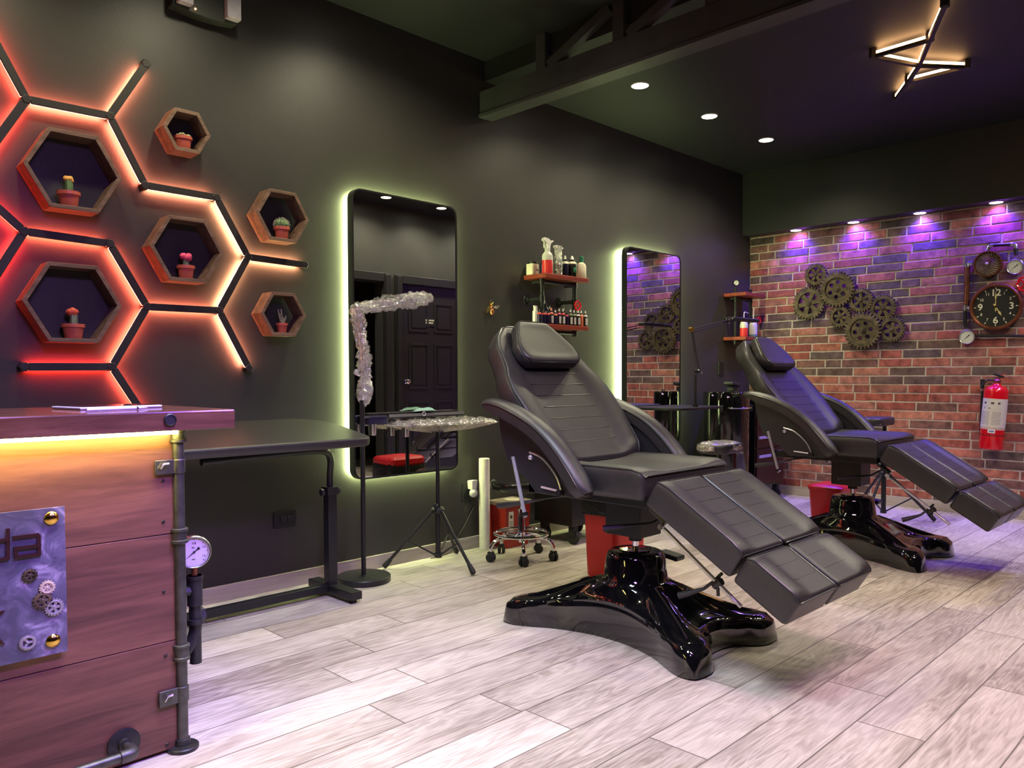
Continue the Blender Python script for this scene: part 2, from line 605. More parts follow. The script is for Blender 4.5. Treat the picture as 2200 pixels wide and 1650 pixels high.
def pad(mb, O, A, D, N, L, wf, T, r, front=None, rows=14, nf=14, pipe=None, pr=0.004):
    """an upholstered pad: A across, D along, N the side one sits on; pipe collects the welt round its edge"""
    O, A, D, N = V(O), V(A).normalized(), V(D).normalized(), V(N).normalized()
    ls = []
    for k in range(5):
        th = math.pi / 2 * k / 4
        ls.append((r * (1 - math.sin(th + 0)) if False else r * (1 - math.cos(th)), r * (1 - math.sin(th))))
    body = [(r + (L - 2 * r) * k / rows, 0.0) for k in range(1, rows)]
    full = ls + body + [(L - a, b) for a, b in reversed(ls)]
    rings_ = []
    left, right = [], []
    for l, e in full:
        hw = wf(l) - e
        rr = max(r - e, r * 0.25)
        rr = min(rr, hw * .9)
        z0, z1 = e, T - e
        sec = []
        cz1, cz0 = z1 - rr, z0 + rr
        if cz0 > cz1:
            cz0 = cz1 = (z0 + z1) / 2
            rr = (z1 - z0) / 2
        for k in range(5):      # front right corner, from side to front
            a = math.pi / 2 * k / 4
            sec.append((hw - rr + rr * math.cos(a), cz1 + rr * math.sin(a)))
        for k in range(1, nf):
            t = 1 - 2 * k / nf
            sec.append(((hw - rr) * t, z1))
        for k in range(5):
            a = math.pi / 2 + math.pi / 2 * k / 4
            sec.append((-hw + rr + rr * math.cos(a), cz1 + rr * math.sin(a)))
        for k in range(3):
            a = math.pi + math.pi / 2 * k / 2
            sec.append((-hw + rr + rr * math.cos(a), cz0 + rr * math.sin(a)))
        for k in range(3):
            a = 1.5 * math.pi + math.pi / 2 * k / 2
            sec.append((hw - rr + rr * math.cos(a), cz0 + rr * math.sin(a)))
        ring = []
        fade = min(1, l / (r * 2.0), (L - l) / (r * 2.0))
        for i, (a, n_) in enumerate(sec):
            add = 0
            if front and i < nf + 9 and n_ > cz1:
                add = front(a / max(hw, 1e-4), l / L) * max(0, fade)
            ring.append(O + A * a + D * l + N * (n_ + add))
        rings_.append(ring)
        right.append(ring[2])
        left.append(ring[nf + 6])
    mb.rings(rings_)
    if pipe is not None:
        top = [rings_[-1][i] + N * r * .5 for i in range(4, nf + 5)]
        bot = [rings_[0][i] + N * r * .5 for i in range(nf + 4, 3, -1)]
        loop = right[1:-1] + top + left[1:-1][::-1] + bot
        pipe.tube(loop, pr, 6, closed=True)
    return mb

# ================================================================== THE ROOM
XL, YB = -3.2, -3.8     # far ends of the room behind and left of the camera


def floor_mat():
    m = bpy.data.materials.new('grey_oak_planks')
    m.use_nodes = True
    nt = m.node_tree
    N, L = nt.nodes, nt.links
    b = N['Principled BSDF']
    tc = N.new('ShaderNodeTexCoord')
    sp = N.new('ShaderNodeSeparateXYZ')
    L.new(tc.outputs['Object'], sp.inputs[0])

    def mth(op, a, b_=None, c=None):
        n = N.new('ShaderNodeMath')
        n.operation = op
        for i, q in enumerate((a, b_, c)):
            if q is None: continue
            if isinstance(q, (int, float)): n.inputs[i].default_value = q
            else: L.new(q, n.inputs[i])
        return n.outputs[0]
    pw, pl = 0.193, 1.22
    yy = mth('DIVIDE', mth('ADD', sp.outputs[1], 0.045), pw)
    row = mth('FLOOR', yy)
    wn = N.new('ShaderNodeTexWhiteNoise'); wn.noise_dimensions = '1D'
    L.new(row, wn.inputs['W'])
    xx = mth('ADD', mth('DIVIDE', sp.outputs[0], pl), mth('MULTIPLY', wn.outputs['Value'], 7.0))
    colx = mth('FLOOR', xx)
    cmb = N.new('ShaderNodeCombineXYZ')
    L.new(colx, cmb.inputs[0]); L.new(row, cmb.inputs[1])
    wp = N.new('ShaderNodeTexWhiteNoise'); wp.noise_dimensions = '3D'
    L.new(cmb.outputs[0], wp.inputs['Vector'])
    fy = mth('FRACT', yy)
    fx = mth('FRACT', xx)
    ey = mth('MULTIPLY', mth('MINIMUM', fy, mth('SUBTRACT', 1.0, fy)), pw)
    ex = mth('MULTIPLY', mth('MINIMUM', fx, mth('SUBTRACT', 1.0, fx)), pl)
    edge = mth('MINIMUM', ex, ey)
    gro = mth('SMOOTH_MIN', mth('DIVIDE', edge, 0.0036), 1.0, 0.05)
    # grain coordinates, shifted per plank
    off = N.new('ShaderNodeVectorMath'); off.operation = 'SCALE'
    L.new(wp.outputs['Color'], off.inputs[0]); off.inputs['Scale'].default_value = 20
    ad = N.new('ShaderNodeVectorMath'); ad.operation = 'ADD'
    L.new(tc.outputs['Object'], ad.inputs[0]); L.new(off.outputs[0], ad.inputs[1])
    mp = N.new('ShaderNodeMapping'); mp.inputs['Scale'].default_value = (1.6, 11, 1)
    L.new(ad.outputs[0], mp.inputs[0])
    n1 = N.new('ShaderNodeTexNoise'); n1.inputs['Scale'].default_value = 1.0; n1.inputs['Detail'].default_value = 4; n1.inputs['Distortion'].default_value = 1.2
    L.new(mp.outputs[0], n1.inputs['Vector'])
    wv = mth('SINE', mth('MULTIPLY', n1.outputs['Fac'], 46.0))
    mp2 = N.new('ShaderNodeMapping'); mp2.inputs['Scale'].default_value = (9, 150, 1)
    L.new(ad.outputs[0], mp2.inputs[0])
    n2 = N.new('ShaderNodeTexNoise'); n2.inputs['Scale'].default_value = 1.0; n2.inputs['Detail'].default_value = 5
    L.new(mp2.outputs[0], n2.inputs['Vector'])
    mp3 = N.new('ShaderNodeMapping'); mp3.inputs['Scale'].default_value = (1.5, 4, 1)
    L.new(ad.outputs[0], mp3.inputs[0])
    n3 = N.new('ShaderNodeTexNoise'); n3.inputs['Scale'].default_value = 1.0; n3.inputs['Detail'].default_value = 3
    L.new(mp3.outputs[0], n3.inputs['Vector'])
    f = mth('ADD', mth('MULTIPLY', wv, 0.05), mth('MULTIPLY', n2.outputs['Fac'], 0.45))
    f = mth('ADD', f, mth('MULTIPLY', n3.outputs['Fac'], 0.55))
    f = mth('ADD', f, mth('MULTIPLY', mth('SUBTRACT', wp.outputs['Value'], 0.5), 0.13))
    cr = N.new('ShaderNodeValToRGB')
    e = cr.color_ramp.elements
    e[0].position = 0.28; e[0].color = s2l(132, 120, 109) + (1,)
    e[1].position = 0.78; e[1].color = s2l(226, 217, 206) + (1,)
    k = e.new(0.52); k.color = s2l(190, 179, 168) + (1,)
    L.new(f, cr.inputs[0])
    mx = N.new('ShaderNodeMix'); mx.data_type = 'RGBA'
    mx.inputs[6].default_value = s2l(72, 61, 54) + (1,)
    L.new(gro, mx.inputs[0]); L.new(cr.outputs[0], mx.inputs[7])
    L.new(mx.outputs[2], b.inputs['Base Color'])
    L.new(mth('ADD', 0.36, mth('MULTIPLY', n2.outputs['Fac'], 0.16)), b.inputs['Roughness'])
    bp = N.new('ShaderNodeBump'); bp.inputs['Strength'].default_value = 0.35; bp.inputs['Distance'].default_value = 0.0015
    L.new(mth('ADD', gro, mth('MULTIPLY', n2.outputs['Fac'], 0.35)), bp.inputs['Height'])
    L.new(bp.outputs[0], b.inputs['Normal'])
    return m


def struct(name, mb, m, parent=None, **kw):
    o = mb.build(name, m, parent, **kw)
    if parent is None:
        o['kind'] = 'structure'
    return o


m_floor = floor_mat()
struct('floor', MB().box2((XL, YB, -0.1), (W2 + .2, W1 + .2, 0)), m_floor, smooth=False)
struct('wall_back', MB().box2((XL, W1, 0), (W2 + .2, W1 + .15, 3.2)), m_black_wall, smooth=False)
wr = struct('wall_right', MB().box2((W2 - .002, YB, 0), (W2 + .15, W1, 3.2)),
            mat('brick_mortar', s2l(200, 186, 172), rough=0.9, var=0.12, scale=60, bump=0.6), smooth=False)

# door wall: wall_front runs behind the second row of downlights, with a doorway and a door
FX0 = 3.85
DO = (4.12, 4.92)       # dark doorway
DD = (5.16, 6.02)       # panelled door
DH = 2.06
wf_ = MB()
wf_.box2((FX0, W3 - .15, 0), (DO[0], W3, 3.2)).box2((DO[1], W3 - .15, 0), (DD[0], W3, 3.2)).box2((DD[1], W3 - .15, 0), (W2, W3, 3.2))
wf_.box2((DO[0], W3 - .15, DH), (DO[1], W3, 3.2)).box2((DD[0], W3 - .15, DH), (DD[1], W3, 3.2))
m_olive_wall = mat('dark_olive_wall_paint', (0.040, 0.040, 0.034), rough=0.5, var=0.1, scale=3)
struct('wall_front', wf_, m_olive_wall, smooth=False)
struct('wall_side', MB().box2((FX0 - .15, YB, 0), (FX0, W3, 3.2)), m_olive_wall, smooth=False)
struct('wall_left', MB().box2((XL - .15, YB, 0), (XL, W1 + .15, 3.2)), m_olive_wall, smooth=False)
struct('wall_rear', MB().box2((XL - .15, YB - .15, 0), (W2 + .15, YB, 3.2)), m_olive_wall, smooth=False)
struct('wall_inner', MB().box2((FX0, -1.6, 0), (W2, -1.5, 3.2)), m_olive_wall, smooth=False)
for n_, (x0, x1) in ((1, DO), (2, DD)):
    t = MB()
    for (a, b_) in ((x0 - .09, x0), (x1, x1 + .09)):
        t.box2((a, W3, 0), (b_, W3 + .03, DH + .09))
        t.box2((a + .015, W3 + .03, 0), (b_ - .015, W3 + .04, DH + .075))
    t.box2((x0, W3, DH), (x1, W3 + .03, DH + .09))
    struct('trim_%d' % n_, t, m_door, smooth=False, bevel=.004)
dr = struct('door_1', MB().box2((DD[0] + .004, W3 - .06, 0.01), (DD[1] - .004, W3 - .02, DH - .004)), m_door, smooth=False)
dp = MB()
dw = DD[1] - DD[0]
for c0 in (0.13, 0.55):
    for (z0, z1) in ((0.16, 0.78), (0.92, 1.42), (1.55, 1.88)):
        xa, xb = DD[0] + c0 * dw, DD[0] + (c0 + .32) * dw
        dp.mesh2d(plate([rrect(xb - xa, z1 - z0, .004, 1), rrect(xb - xa - .04, z1 - z0 - .04, .004, 1)], .008, .002),
                  frame(((xa + xb) / 2, W3 - .018, (z0 + z1) / 2), (1, 0, 0), (0, 0, 1), (0, 1, 0)))
        dp.box2((xa + .045, W3 - .022, z0 + .045), (xb - .045, W3 - .012, z1 - .045))
dp.build('door_panel', m_door, dr, smooth=False)
MB().lathe([(.026, 0), (.026, .006), (.010, .01), (.010, .03), (.026, .04), (.028, .055), (.02, .066), (.004, .068)],
           (DD[0] + .07, W3 - .02, 1.0), (0, 1, 0), 20).build('door_knob', m_chrome, dr)
# small black plaque on the door
dx = (DD[0] + DD[1]) / 2 - .06
pl = MB().box2((dx - .125, W3 - .02, 1.62), (dx + .125, W3 - .014, 1.72)).build('door_plaque', m_black_plastic, None, smooth=False)
prop(pl, 'small black plaque with a round white symbol on the panelled door, seen in the mirror', 'sign')
q = MB()
fp = frame((dx, W3 - .013, 1.67), (-1, 0, 0), (0, 0, 1), (0, 1, 0))
q.mesh2d(plate([circ(.085, 0, .032), circ(.085, 0, .027)], .001), fp)
q.mesh2d(plate([circ(.085, .015, .007)], .001), fp)
q.mesh2d(plate([[(.093, .006), (.077, .006), (.081, -.02), (.089, -.02)]], .001), fp)
for zz, n_, x0_ in ((.014, 9, .038), (-.014, 7, .022)):
    for k in range(n_):
        q.mesh2d(plate([[(x0_ - k * .0155, zz - .008), (x0_ - k * .0155 - .011, zz - .008), (x0_ - k * .0155 - .011, zz + .008), (x0_ - k * .0155, zz + .008)]], .001), fp)
q.build('plaque_symbol', m_numeral, pl, smooth=False)

# baseboards
struct('baseboard_back', MB().box2((XL, W1 - .014, 0), (W2 - .014, W1, .074)), m_baseboard, smooth=False, bevel=.002)
struct('baseboard_right', MB().box2((W2 - .016, W3, 0), (W2 + .01, W1 - .014, .08)), m_baseboard_r, smooth=False, bevel=.002)
struct('baseboard_front', MB().box2((FX0, W3, 0), (DO[0] - .09, W3 + .014, .074)).box2((DO[1] + .09, W3, 0), (DD[0] - .09, W3 + .014, .074)).box2((DD[1] + .09, W3, 0), (W2 - .016, W3 + .014, .074)), m_baseboard, smooth=False)

# ceiling, soffit and truss
struct('ceiling', MB().box2((TRUSS_X, YB, CEIL), (W2 + .15, W1, CEIL + .34)).box2((XL, YB, CEIL_L), (TRUSS_X, W1, CEIL_L + .22)), m_ceiling, smooth=False)
struct('trim_3', MB().box2((SOFF_X, W3, SOFF_Z), (W2 + .006, W1, CEIL)), m_soffit, smooth=False, bevel=.002)

tb = thing('roof_truss', 'dark painted timber truss crossing the ceiling from the black wall', 'truss', (TRUSS_X, 1.0, CEIL_L))
MB().box2((TRUSS_X - .045, W3, 2.64), (TRUSS_X + .045, W1, 2.785)).box2((TRUSS_X - .055, W3, 2.628), (TRUSS_X + .055, W1, 2.648)).build('bottom_chord', m_truss, tb, smooth=False, bevel=.002)
k = 0
yy = W1 - .50
ys = []
while yy > W3 + .2:
    ys.append(yy)
    MB().box2((TRUSS_X - .04, yy - .035, 2.785), (TRUSS_X + .02, yy + .035, CEIL_L)).build('web_post', m_truss, tb, smooth=False)
    yy -= .545
for a, b_ in zip(ys, ys[1:]):
    d = V((0, b_ + .06 - (a - .06), CEIL_L - 2.80))
    ang = math.atan2(d.z, d.y)
    MB().box((TRUSS_X - .02, (a + b_) / 2, (2.80 + CEIL_L) / 2 - .01), (.05, d.length, .05), Matrix.Rotation(ang, 3, 'X')).build('web_brace', m_truss, tb, smooth=False)

# ---------------------------------------------------------------- brick slips on the right wall
def bricks():
    rnd = random.Random(11)
    rh, bl, j = 0.0697, 0.285, 0.0105
    pal = [s2l(180, 108, 94), s2l(170, 94, 82), s2l(156, 94, 86), s2l(188, 118, 102), s2l(136, 96, 90), s2l(118, 94, 90),
           s2l(104, 88, 86), s2l(174, 116, 104), s2l(194, 130, 112), s2l(150, 106, 98), s2l(164, 90, 78), s2l(112, 88, 82)]
    vs, fs, cols = [], [], []
    rows = int((SOFF_Z + .02) / rh) + 1
    for r in range(rows):
        z0 = r * rh + .08 - rh
        z1 = z0 + rh - j
        if z1 < .075: continue
        y = W1 - .002
        first = True
        while y > W3 + .01:
            ln = bl * rnd.uniform(.86, 1.12)
            if rnd.random() < .14: ln *= .55
            if first:
                ln *= (.35, .7, 1.0)[r % 3] * rnd.uniform(.85, 1.1)
                first = False
            y0 = max(W3, y - ln + j)
            yb, yt = y, y0
            out = rnd.uniform(.005, .009)
            c = pal[rnd.randrange(len(pal))]
            g = rnd.uniform(.86, 1.14)
            c = tuple(min(1, k_ * g) for k_ in c)
            n = len(vs)
            # a slip with wavy edges: grid across the face
            nx = 6
            jb = [rnd.uniform(-.0016, .0016) for _ in range(nx + 1)]
            jt = [rnd.uniform(-.0016, .0016) for _ in range(nx + 1)]
            bv = .003
            for i in range(nx + 1):
                yy_ = yb + (yt - yb) * i / nx
                yi = yb + bv * -1 + (yt - yb + 2 * bv) * i / nx
                zb, zt = z0 + jb[i], min(z1 + jt[i], SOFF_Z + .02)
                vs.extend([(W2 + .008, yy_, zb), (W2 - out + bv, yy_, zb), (W2 - out, yi, zb + bv), (W2 - out, yi, zt - bv), (W2 - out + bv, yy_, zt), (W2 + .008, yy_, zt)])
            for i in range(nx):
                a, b_ = n + i * 6, n + (i + 1) * 6
                for q_ in range(5):
                    fs.append((a + q_, b_ + q_, b_ + q_ + 1, a + q_ + 1)); cols.append(c)
            fs.append((n, n + 1, n + 2, n + 3, n + 4, n + 5)); cols.append(c)
            m_ = n + nx * 6
            fs.append((m_ + 5, m_ + 4, m_ + 3, m_ + 2, m_ + 1, m_)); cols.append(c)
            y -= ln
    me = bpy.data.meshes.new('brick_slips')
    me.from_pydata(vs, [], fs)
    at = me.color_attributes.new('brick_colour', 'FLOAT_COLOR', 'CORNER')
    i = 0
    for p, c in zip(me.polygons, cols):
        for _ in p.vertices:
            at.data[i].color = c + (1,)
            i += 1
    m = bpy.data.materials.new('weathered_brick')
    m.use_nodes = True
    nt = m.node_tree
    N, L = nt.nodes, nt.links
    b = N['Principled BSDF']
    b.inputs['Roughness'].default_value = .8
    ca = N.new('ShaderNodeVertexColor'); ca.layer_name = 'brick_colour'
    tc = N.new('ShaderNodeTexCoord')
    nz = N.new('ShaderNodeTexNoise'); nz.inputs['Scale'].default_value = 14; nz.inputs['Detail'].default_value = 6; nz.inputs['Roughness'].default_value = .65
    L.new(tc.outputs['Object'], nz.inputs['Vector'])
    cr = N.new('ShaderNodeValToRGB')
    cr.color_ramp.elements[0].position = .32; cr.color_ramp.elements[0].color = (.42, .38, .38, 1)
    cr.color_ramp.elements[1].position = .66; cr.color_ramp.elements[1].color = (1.24, 1.20, 1.14, 1)
    L.new(nz.outputs['Fac'], cr.inputs[0])
    mx = N.new('ShaderNodeMix'); mx.data_type = 'RGBA'; mx.blend_type = 'MULTIPLY'; mx.inputs[0].default_value = 1
    L.new(ca.outputs[0], mx.inputs[6]); L.new(cr.outputs[0], mx.inputs[7])
    L.new(mx.outputs[2], b.inputs['Base Color'])
    n2 = N.new('ShaderNodeTexNoise'); n2.inputs['Scale'].default_value = 90; n2.inputs['Detail'].default_value = 5
    L.new(tc.outputs['Object'], n2.inputs['Vector'])
    ad = N.new('ShaderNodeMath'); ad.operation = 'ADD'
    L.new(nz.outputs['Fac'], ad.inputs[0]); L.new(n2.outputs['Fac'], ad.inputs[1])
    bp = N.new('ShaderNodeBump'); bp.inputs['Strength'].default_value = .6; bp.inputs['Distance'].default_value = .003
    L.new(ad.outputs[0], bp.inputs['Height']); L.new(bp.outputs[0], b.inputs['Normal'])
    me.materials.append(m)
    o = bpy.data.objects.new('brick_slips', me)
    COL.objects.link(o)
    o.parent = wr


bricks()

# ---------------------------------------------------------------- ceiling downlights
m_glow = emis('downlight_glow', (1.0, .93, .72), 30)
m_glow_v = emis('violet_downlight_glow', (.72, .58, 1.0), 26)


def downlight(p, m, label, group, r=.05, cat='ceiling light'):
    t = thing('downlight', label, cat, p, group)
    MB().lathe([(r + .008, 0), (r + .008, -.003), (r + .002, -.006), (r, -.002), (r, 0)], p, (0, 0, 1), 28, caps=False).build('trim_ring', m_white_plastic, t)
    MB().lathe([(r, -.0015), (r * .5, -.0025), (.0001, -.003)], p, (0, 0, 1), 28, caps=False).build('lens', m, t)
    return t


names = ['warm round downlight half out of frame above the large lit mirror',
         'warm round downlight nearest the truss, largest of the three over the chairs', 'middle warm round downlight of the three over the chairs',
         'warm round downlight nearest the brick wall, smallest of the three over the chairs']
for p, lb in list(zip(ROW1_ALL, names)):
    downlight(p, m_glow, lb, 'warm ceiling downlights')
for p, lb in zip(ROW0, ('warm round ceiling downlight over the padded work table, out of frame', 'warm round ceiling downlight over the cactus shelves, out of frame')):
    downlight(p, m_glow, lb, 'warm ceiling downlights')
for i, p in enumerate(ROW2):
    lb = ['warm downlight over the door wall, seen at the left in the large mirror', 'warm downlight over the door wall, nearer the left end',
          'warm downlight over the door wall, seen at the right in the large mirror', 'warm downlight over the door wall, nearest the brick'][i]
    downlight(p, m_glow, lb, 'warm ceiling downlights')
nv = ['violet-glowing downlight in the soffit nearest the black wall', 'violet-glowing soffit downlight, second from the black wall',
      'violet-glowing soffit downlight between gears and clock, third from the black wall', 'violet-glowing soffit downlight right above the pressure-gauge clock',
      'violet-glowing soffit downlight beyond the right edge']
for p, lb in zip(LEDS_ALL, nv):
    downlight(p, m_glow_v, lb, 'violet soffit downlights', r=.042)

# ---------------------------------------------------------------- hexagon light on the black wall
OFF = 0.036
HX = dict(A=(57, 213), B=(236, 249), C=(314, 137), F=(312, 398), G=(465, 424), H=(533, 552), I=(655, 569), J=(471, 667), K=(535, 791),
          L=(316, 659), M=(236, 523), N=(52, 497), O=(241, 788), PP=(52, 788))
HP = {k_: P(u, v, y=W1 - OFF) for k_, (u, v) in HX.items()}
_A2 = P(0, 108, y=W1 - OFF)
HP['D'] = HP['A'] + (_A2 - HP['A']).normalized() * .40
_e1 = (P(0, 291, y=W1 - OFF) - HP['A']).normalized()
HP['E'] = HP['A'] + _e1 * .40
HP['X'] = HP['N'] + (P(0, 578, y=W1 - OFF) - HP['N']).normalized() * .40
HP['Q'] = HP['O'] + (P(295, 870, y=W1 - OFF) - HP['O']).normalized() * .40
R1, R2, R3, R4, R5, R6 = (1, .035, .025), (1, .08, .045), (1, .13, .065), (1, .21, .11), (1, .30, .16), (1, .42, .20)
EDG = [('D', 'A', R2), ('A', 'E', R2), ('A', 'B', R4), ('B', 'C', R5), ('B', 'F', R4), ('F', 'G', R5), ('G', 'H', R6), ('H', 'I', R6), ('H', 'J', R6),
       ('J', 'K', R5), ('J', 'L', R4), ('L', 'M', R3), ('M', 'N', R3), ('N', 'E', R1), ('N', 'X', R1), ('L', 'O', R3), ('O', 'PP', R1), ('O', 'Q', R2)]
emats = {}
m_bar = mat('black_light_bar', (0.022, 0.018, 0.016), rough=0.5, var=0.1)
hexl = thing('hexagon_wall_light', 'black hexagon lattice wall light glowing red to amber around the cactus shelves', 'wall light', (1.2, W1, 1.2))
for a, b_, c in EDG:
    pa, pb = HP[a], HP[b_]
    d = (pb - pa).normalized()
    n_ = V((-d.z, 0, d.x))
    pa2, pb2 = pa + d * .014, pb - d * .014
    mb = MB()
    hw, th = .0155, .018

    def slab(h0, h1, y0, y1, s_=None):
        q_ = [pa2 + n_ * h0, pb2 + n_ * h0, pb2 + n_ * h1, pa2 + n_ * h1]
        return [V((k_.x, y0, k_.z)) for k_ in q_] + [V((k_.x, y1, k_.z)) for k_ in q_]
    mb.hexa(slab(-hw, hw, W1 - .040, W1 - .030))
    bar = mb.build('light_bar', m_bar, hexl, smooth=False, bevel=.002)
    if c not in emats:
        emats[c] = emis('led_strip_%d' % len(emats), c, 72)
    e = MB().hexa(slab(-hw + .0008, hw - .0008, W1 - .0299, W1 - .0275))
    e.build('led_strip', emats[c], bar, smooth=False)
for k_, p in HP.items():
    if k_ in ('X', 'E'): continue
    MB().lathe([(.016, 0), (.020, .004), (.020, .038), (.018, .0412), (.001, .0412)], (p.x, W1 - .001, p.z), (0, -1, 0), 6).build('connector', m_bar, hexl, smooth=False, bevel=.002)

# ---------------------------------------------------------------- lit mirrors
MZ0, MZ1 = 0.508, 2.036


def lit_mirror(x0, x1, z0, z1, label, strength):
    cx, cz = (x0 + x1) / 2, (z0 + z1) / 2
    w_, h_ = x1 - x0, z1 - z0
    t = thing('lit_mirror', label, 'mirror', (cx, W1, cz))
    f = frame((cx, W1 - .075, cz), (1, 0, 0), (0, 0, 1), (0, -1, 0))
    MB().mesh2d(plate([rrect(w_, h_, .055, 8), rrect(w_ - .016, h_ - .016, .048, 8)], .045), f, -.0225).build('frame', m_black_metal, t, ang=40)
    MB().mesh2d(plate([rrect(w_ - .016, h_ - .016, .048, 8)], .004), f, -.006).build('mirror_glass', m_mirror, t, smooth=False)
    MB().mesh2d(plate([rrect(w_ - .02, h_ - .02, .045, 8)], .008), f, -.030).build('back_panel', m_black_metal, t, smooth=False)
    MB().mesh2d(plate([rrect(w_ - .030, h_ - .030, .045, 8), rrect(w_ - .05, h_ - .05, .04, 8)], .016), f, -.056).build('led_strip', emis('mirror_led_glow', (.84, 1.0, .42), strength), t, smooth=False)
    return t


lit_mirror(2.304, 3.022, MZ0, MZ1, 'large black-framed mirror with greenish backlight, between the cactus shelves and the brass bee', 100)
lit_mirror(4.66, 5.382, MZ0, 2.006, 'black-framed backlit mirror nearer the brick wall, reflecting the bricks', 100)

# ---------------------------------------------------------------- star shaped ceiling light
SP = {k_: P(u, v, z=CEIL - .05) for k_, (u, v) in dict(a=(2030, 15), b=(1998, 88), c=(1975, 143), d=(1952, 178), e=(1925, 215), l=(1876, 124), r=(2076, 147)).items()}
st = thing('star_ceiling_light', 'black zigzag star ceiling light glowing warm amber', 'ceiling light', (SP['c'].x, SP['c'].y, CEIL))
m_amber = emis('amber_led_strip', (1.0, .52, .22), 14)
for a, b_ in (('a', 'b'), ('b', 'c'), ('c', 'd'), ('d', 'e'), ('l', 'b'), ('l', 'c'), ('c', 'r'), ('r', 'd')):
    pa, pb = SP[a], SP[b_]
    d = (pb - pa).normalized()
    n_ = V((-d.y, d.x, 0))

    def sl(h, za, zb):
        q_ = [pa + n_ * h, pa - n_ * h, pb - n_ * h, pb + n_ * h]
        return [V((k_.x, k_.y, za)) for k_ in q_] + [V((k_.x, k_.y, zb)) for k_ in q_]
    bar = MB().hexa(sl(.011, CEIL - .055, CEIL - .035)).build('light_bar', m_bar, st, smooth=False, bevel=.002)
    MB().hexa(sl(.010, CEIL - .0345, CEIL - .020)).build('led_strip', m_amber, bar, smooth=False)
for k_ in 'abdelr':
    p = SP[k_]
    MB().lathe([(.017, 0), (.022, .006), (.022, .05), (.014, .056)], (p.x, p.y, CEIL), (0, 0, -1), 6).build('connector', m_bar, st, smooth=False)

# ---------------------------------------------------------------- emergency light at the top of the black wall
ec = P(440, 8, y=W1 - .05)
el = thing('emergency_light', 'black twin-head emergency light high on the wall above the small cactus shelf', 'emergency light', (ec.x, W1, ec.z))
e0, e1 = P(372, 0, y=W1 - .06), P(508, 36, y=W1 - .06)
ez = P(440, 26, y=W1 - .05).z
x0, x1 = e0.x, e1.x
arc = [(x0 + (x1 - x0) * k_ / 12, ez - .012 - .012 * math.sin(math.pi * k_ / 12)) for k_ in range(13)]
ff = frame((0, W1 - .03, 0), (1, 0, 0), (0, 0, 1), (0, -1, 0))
MB().mesh2d(plate([arc + [(x1, ez + .13), (x0, ez + .13)]], .056, .002), ff).build('housing', mat('dark_green_black_housing', (.03, .035, .028), rough=.5), el)
for xa, xb in ((x0 + .01, x0 + .075), (x1 - .06, x1 + .006)):
    MB().box2((xa, W1 - .10, ez - .008), (xb, W1 - .06, ez + .15)).build('lamp_head', m_lamp_glass, el, smooth=False, bevel=.006)
MB().ball(P(420, 19, y=W1 - .062), .004).build('indicator_lamp', emis('orange_indicator', (1, .3, .1), 12), el)

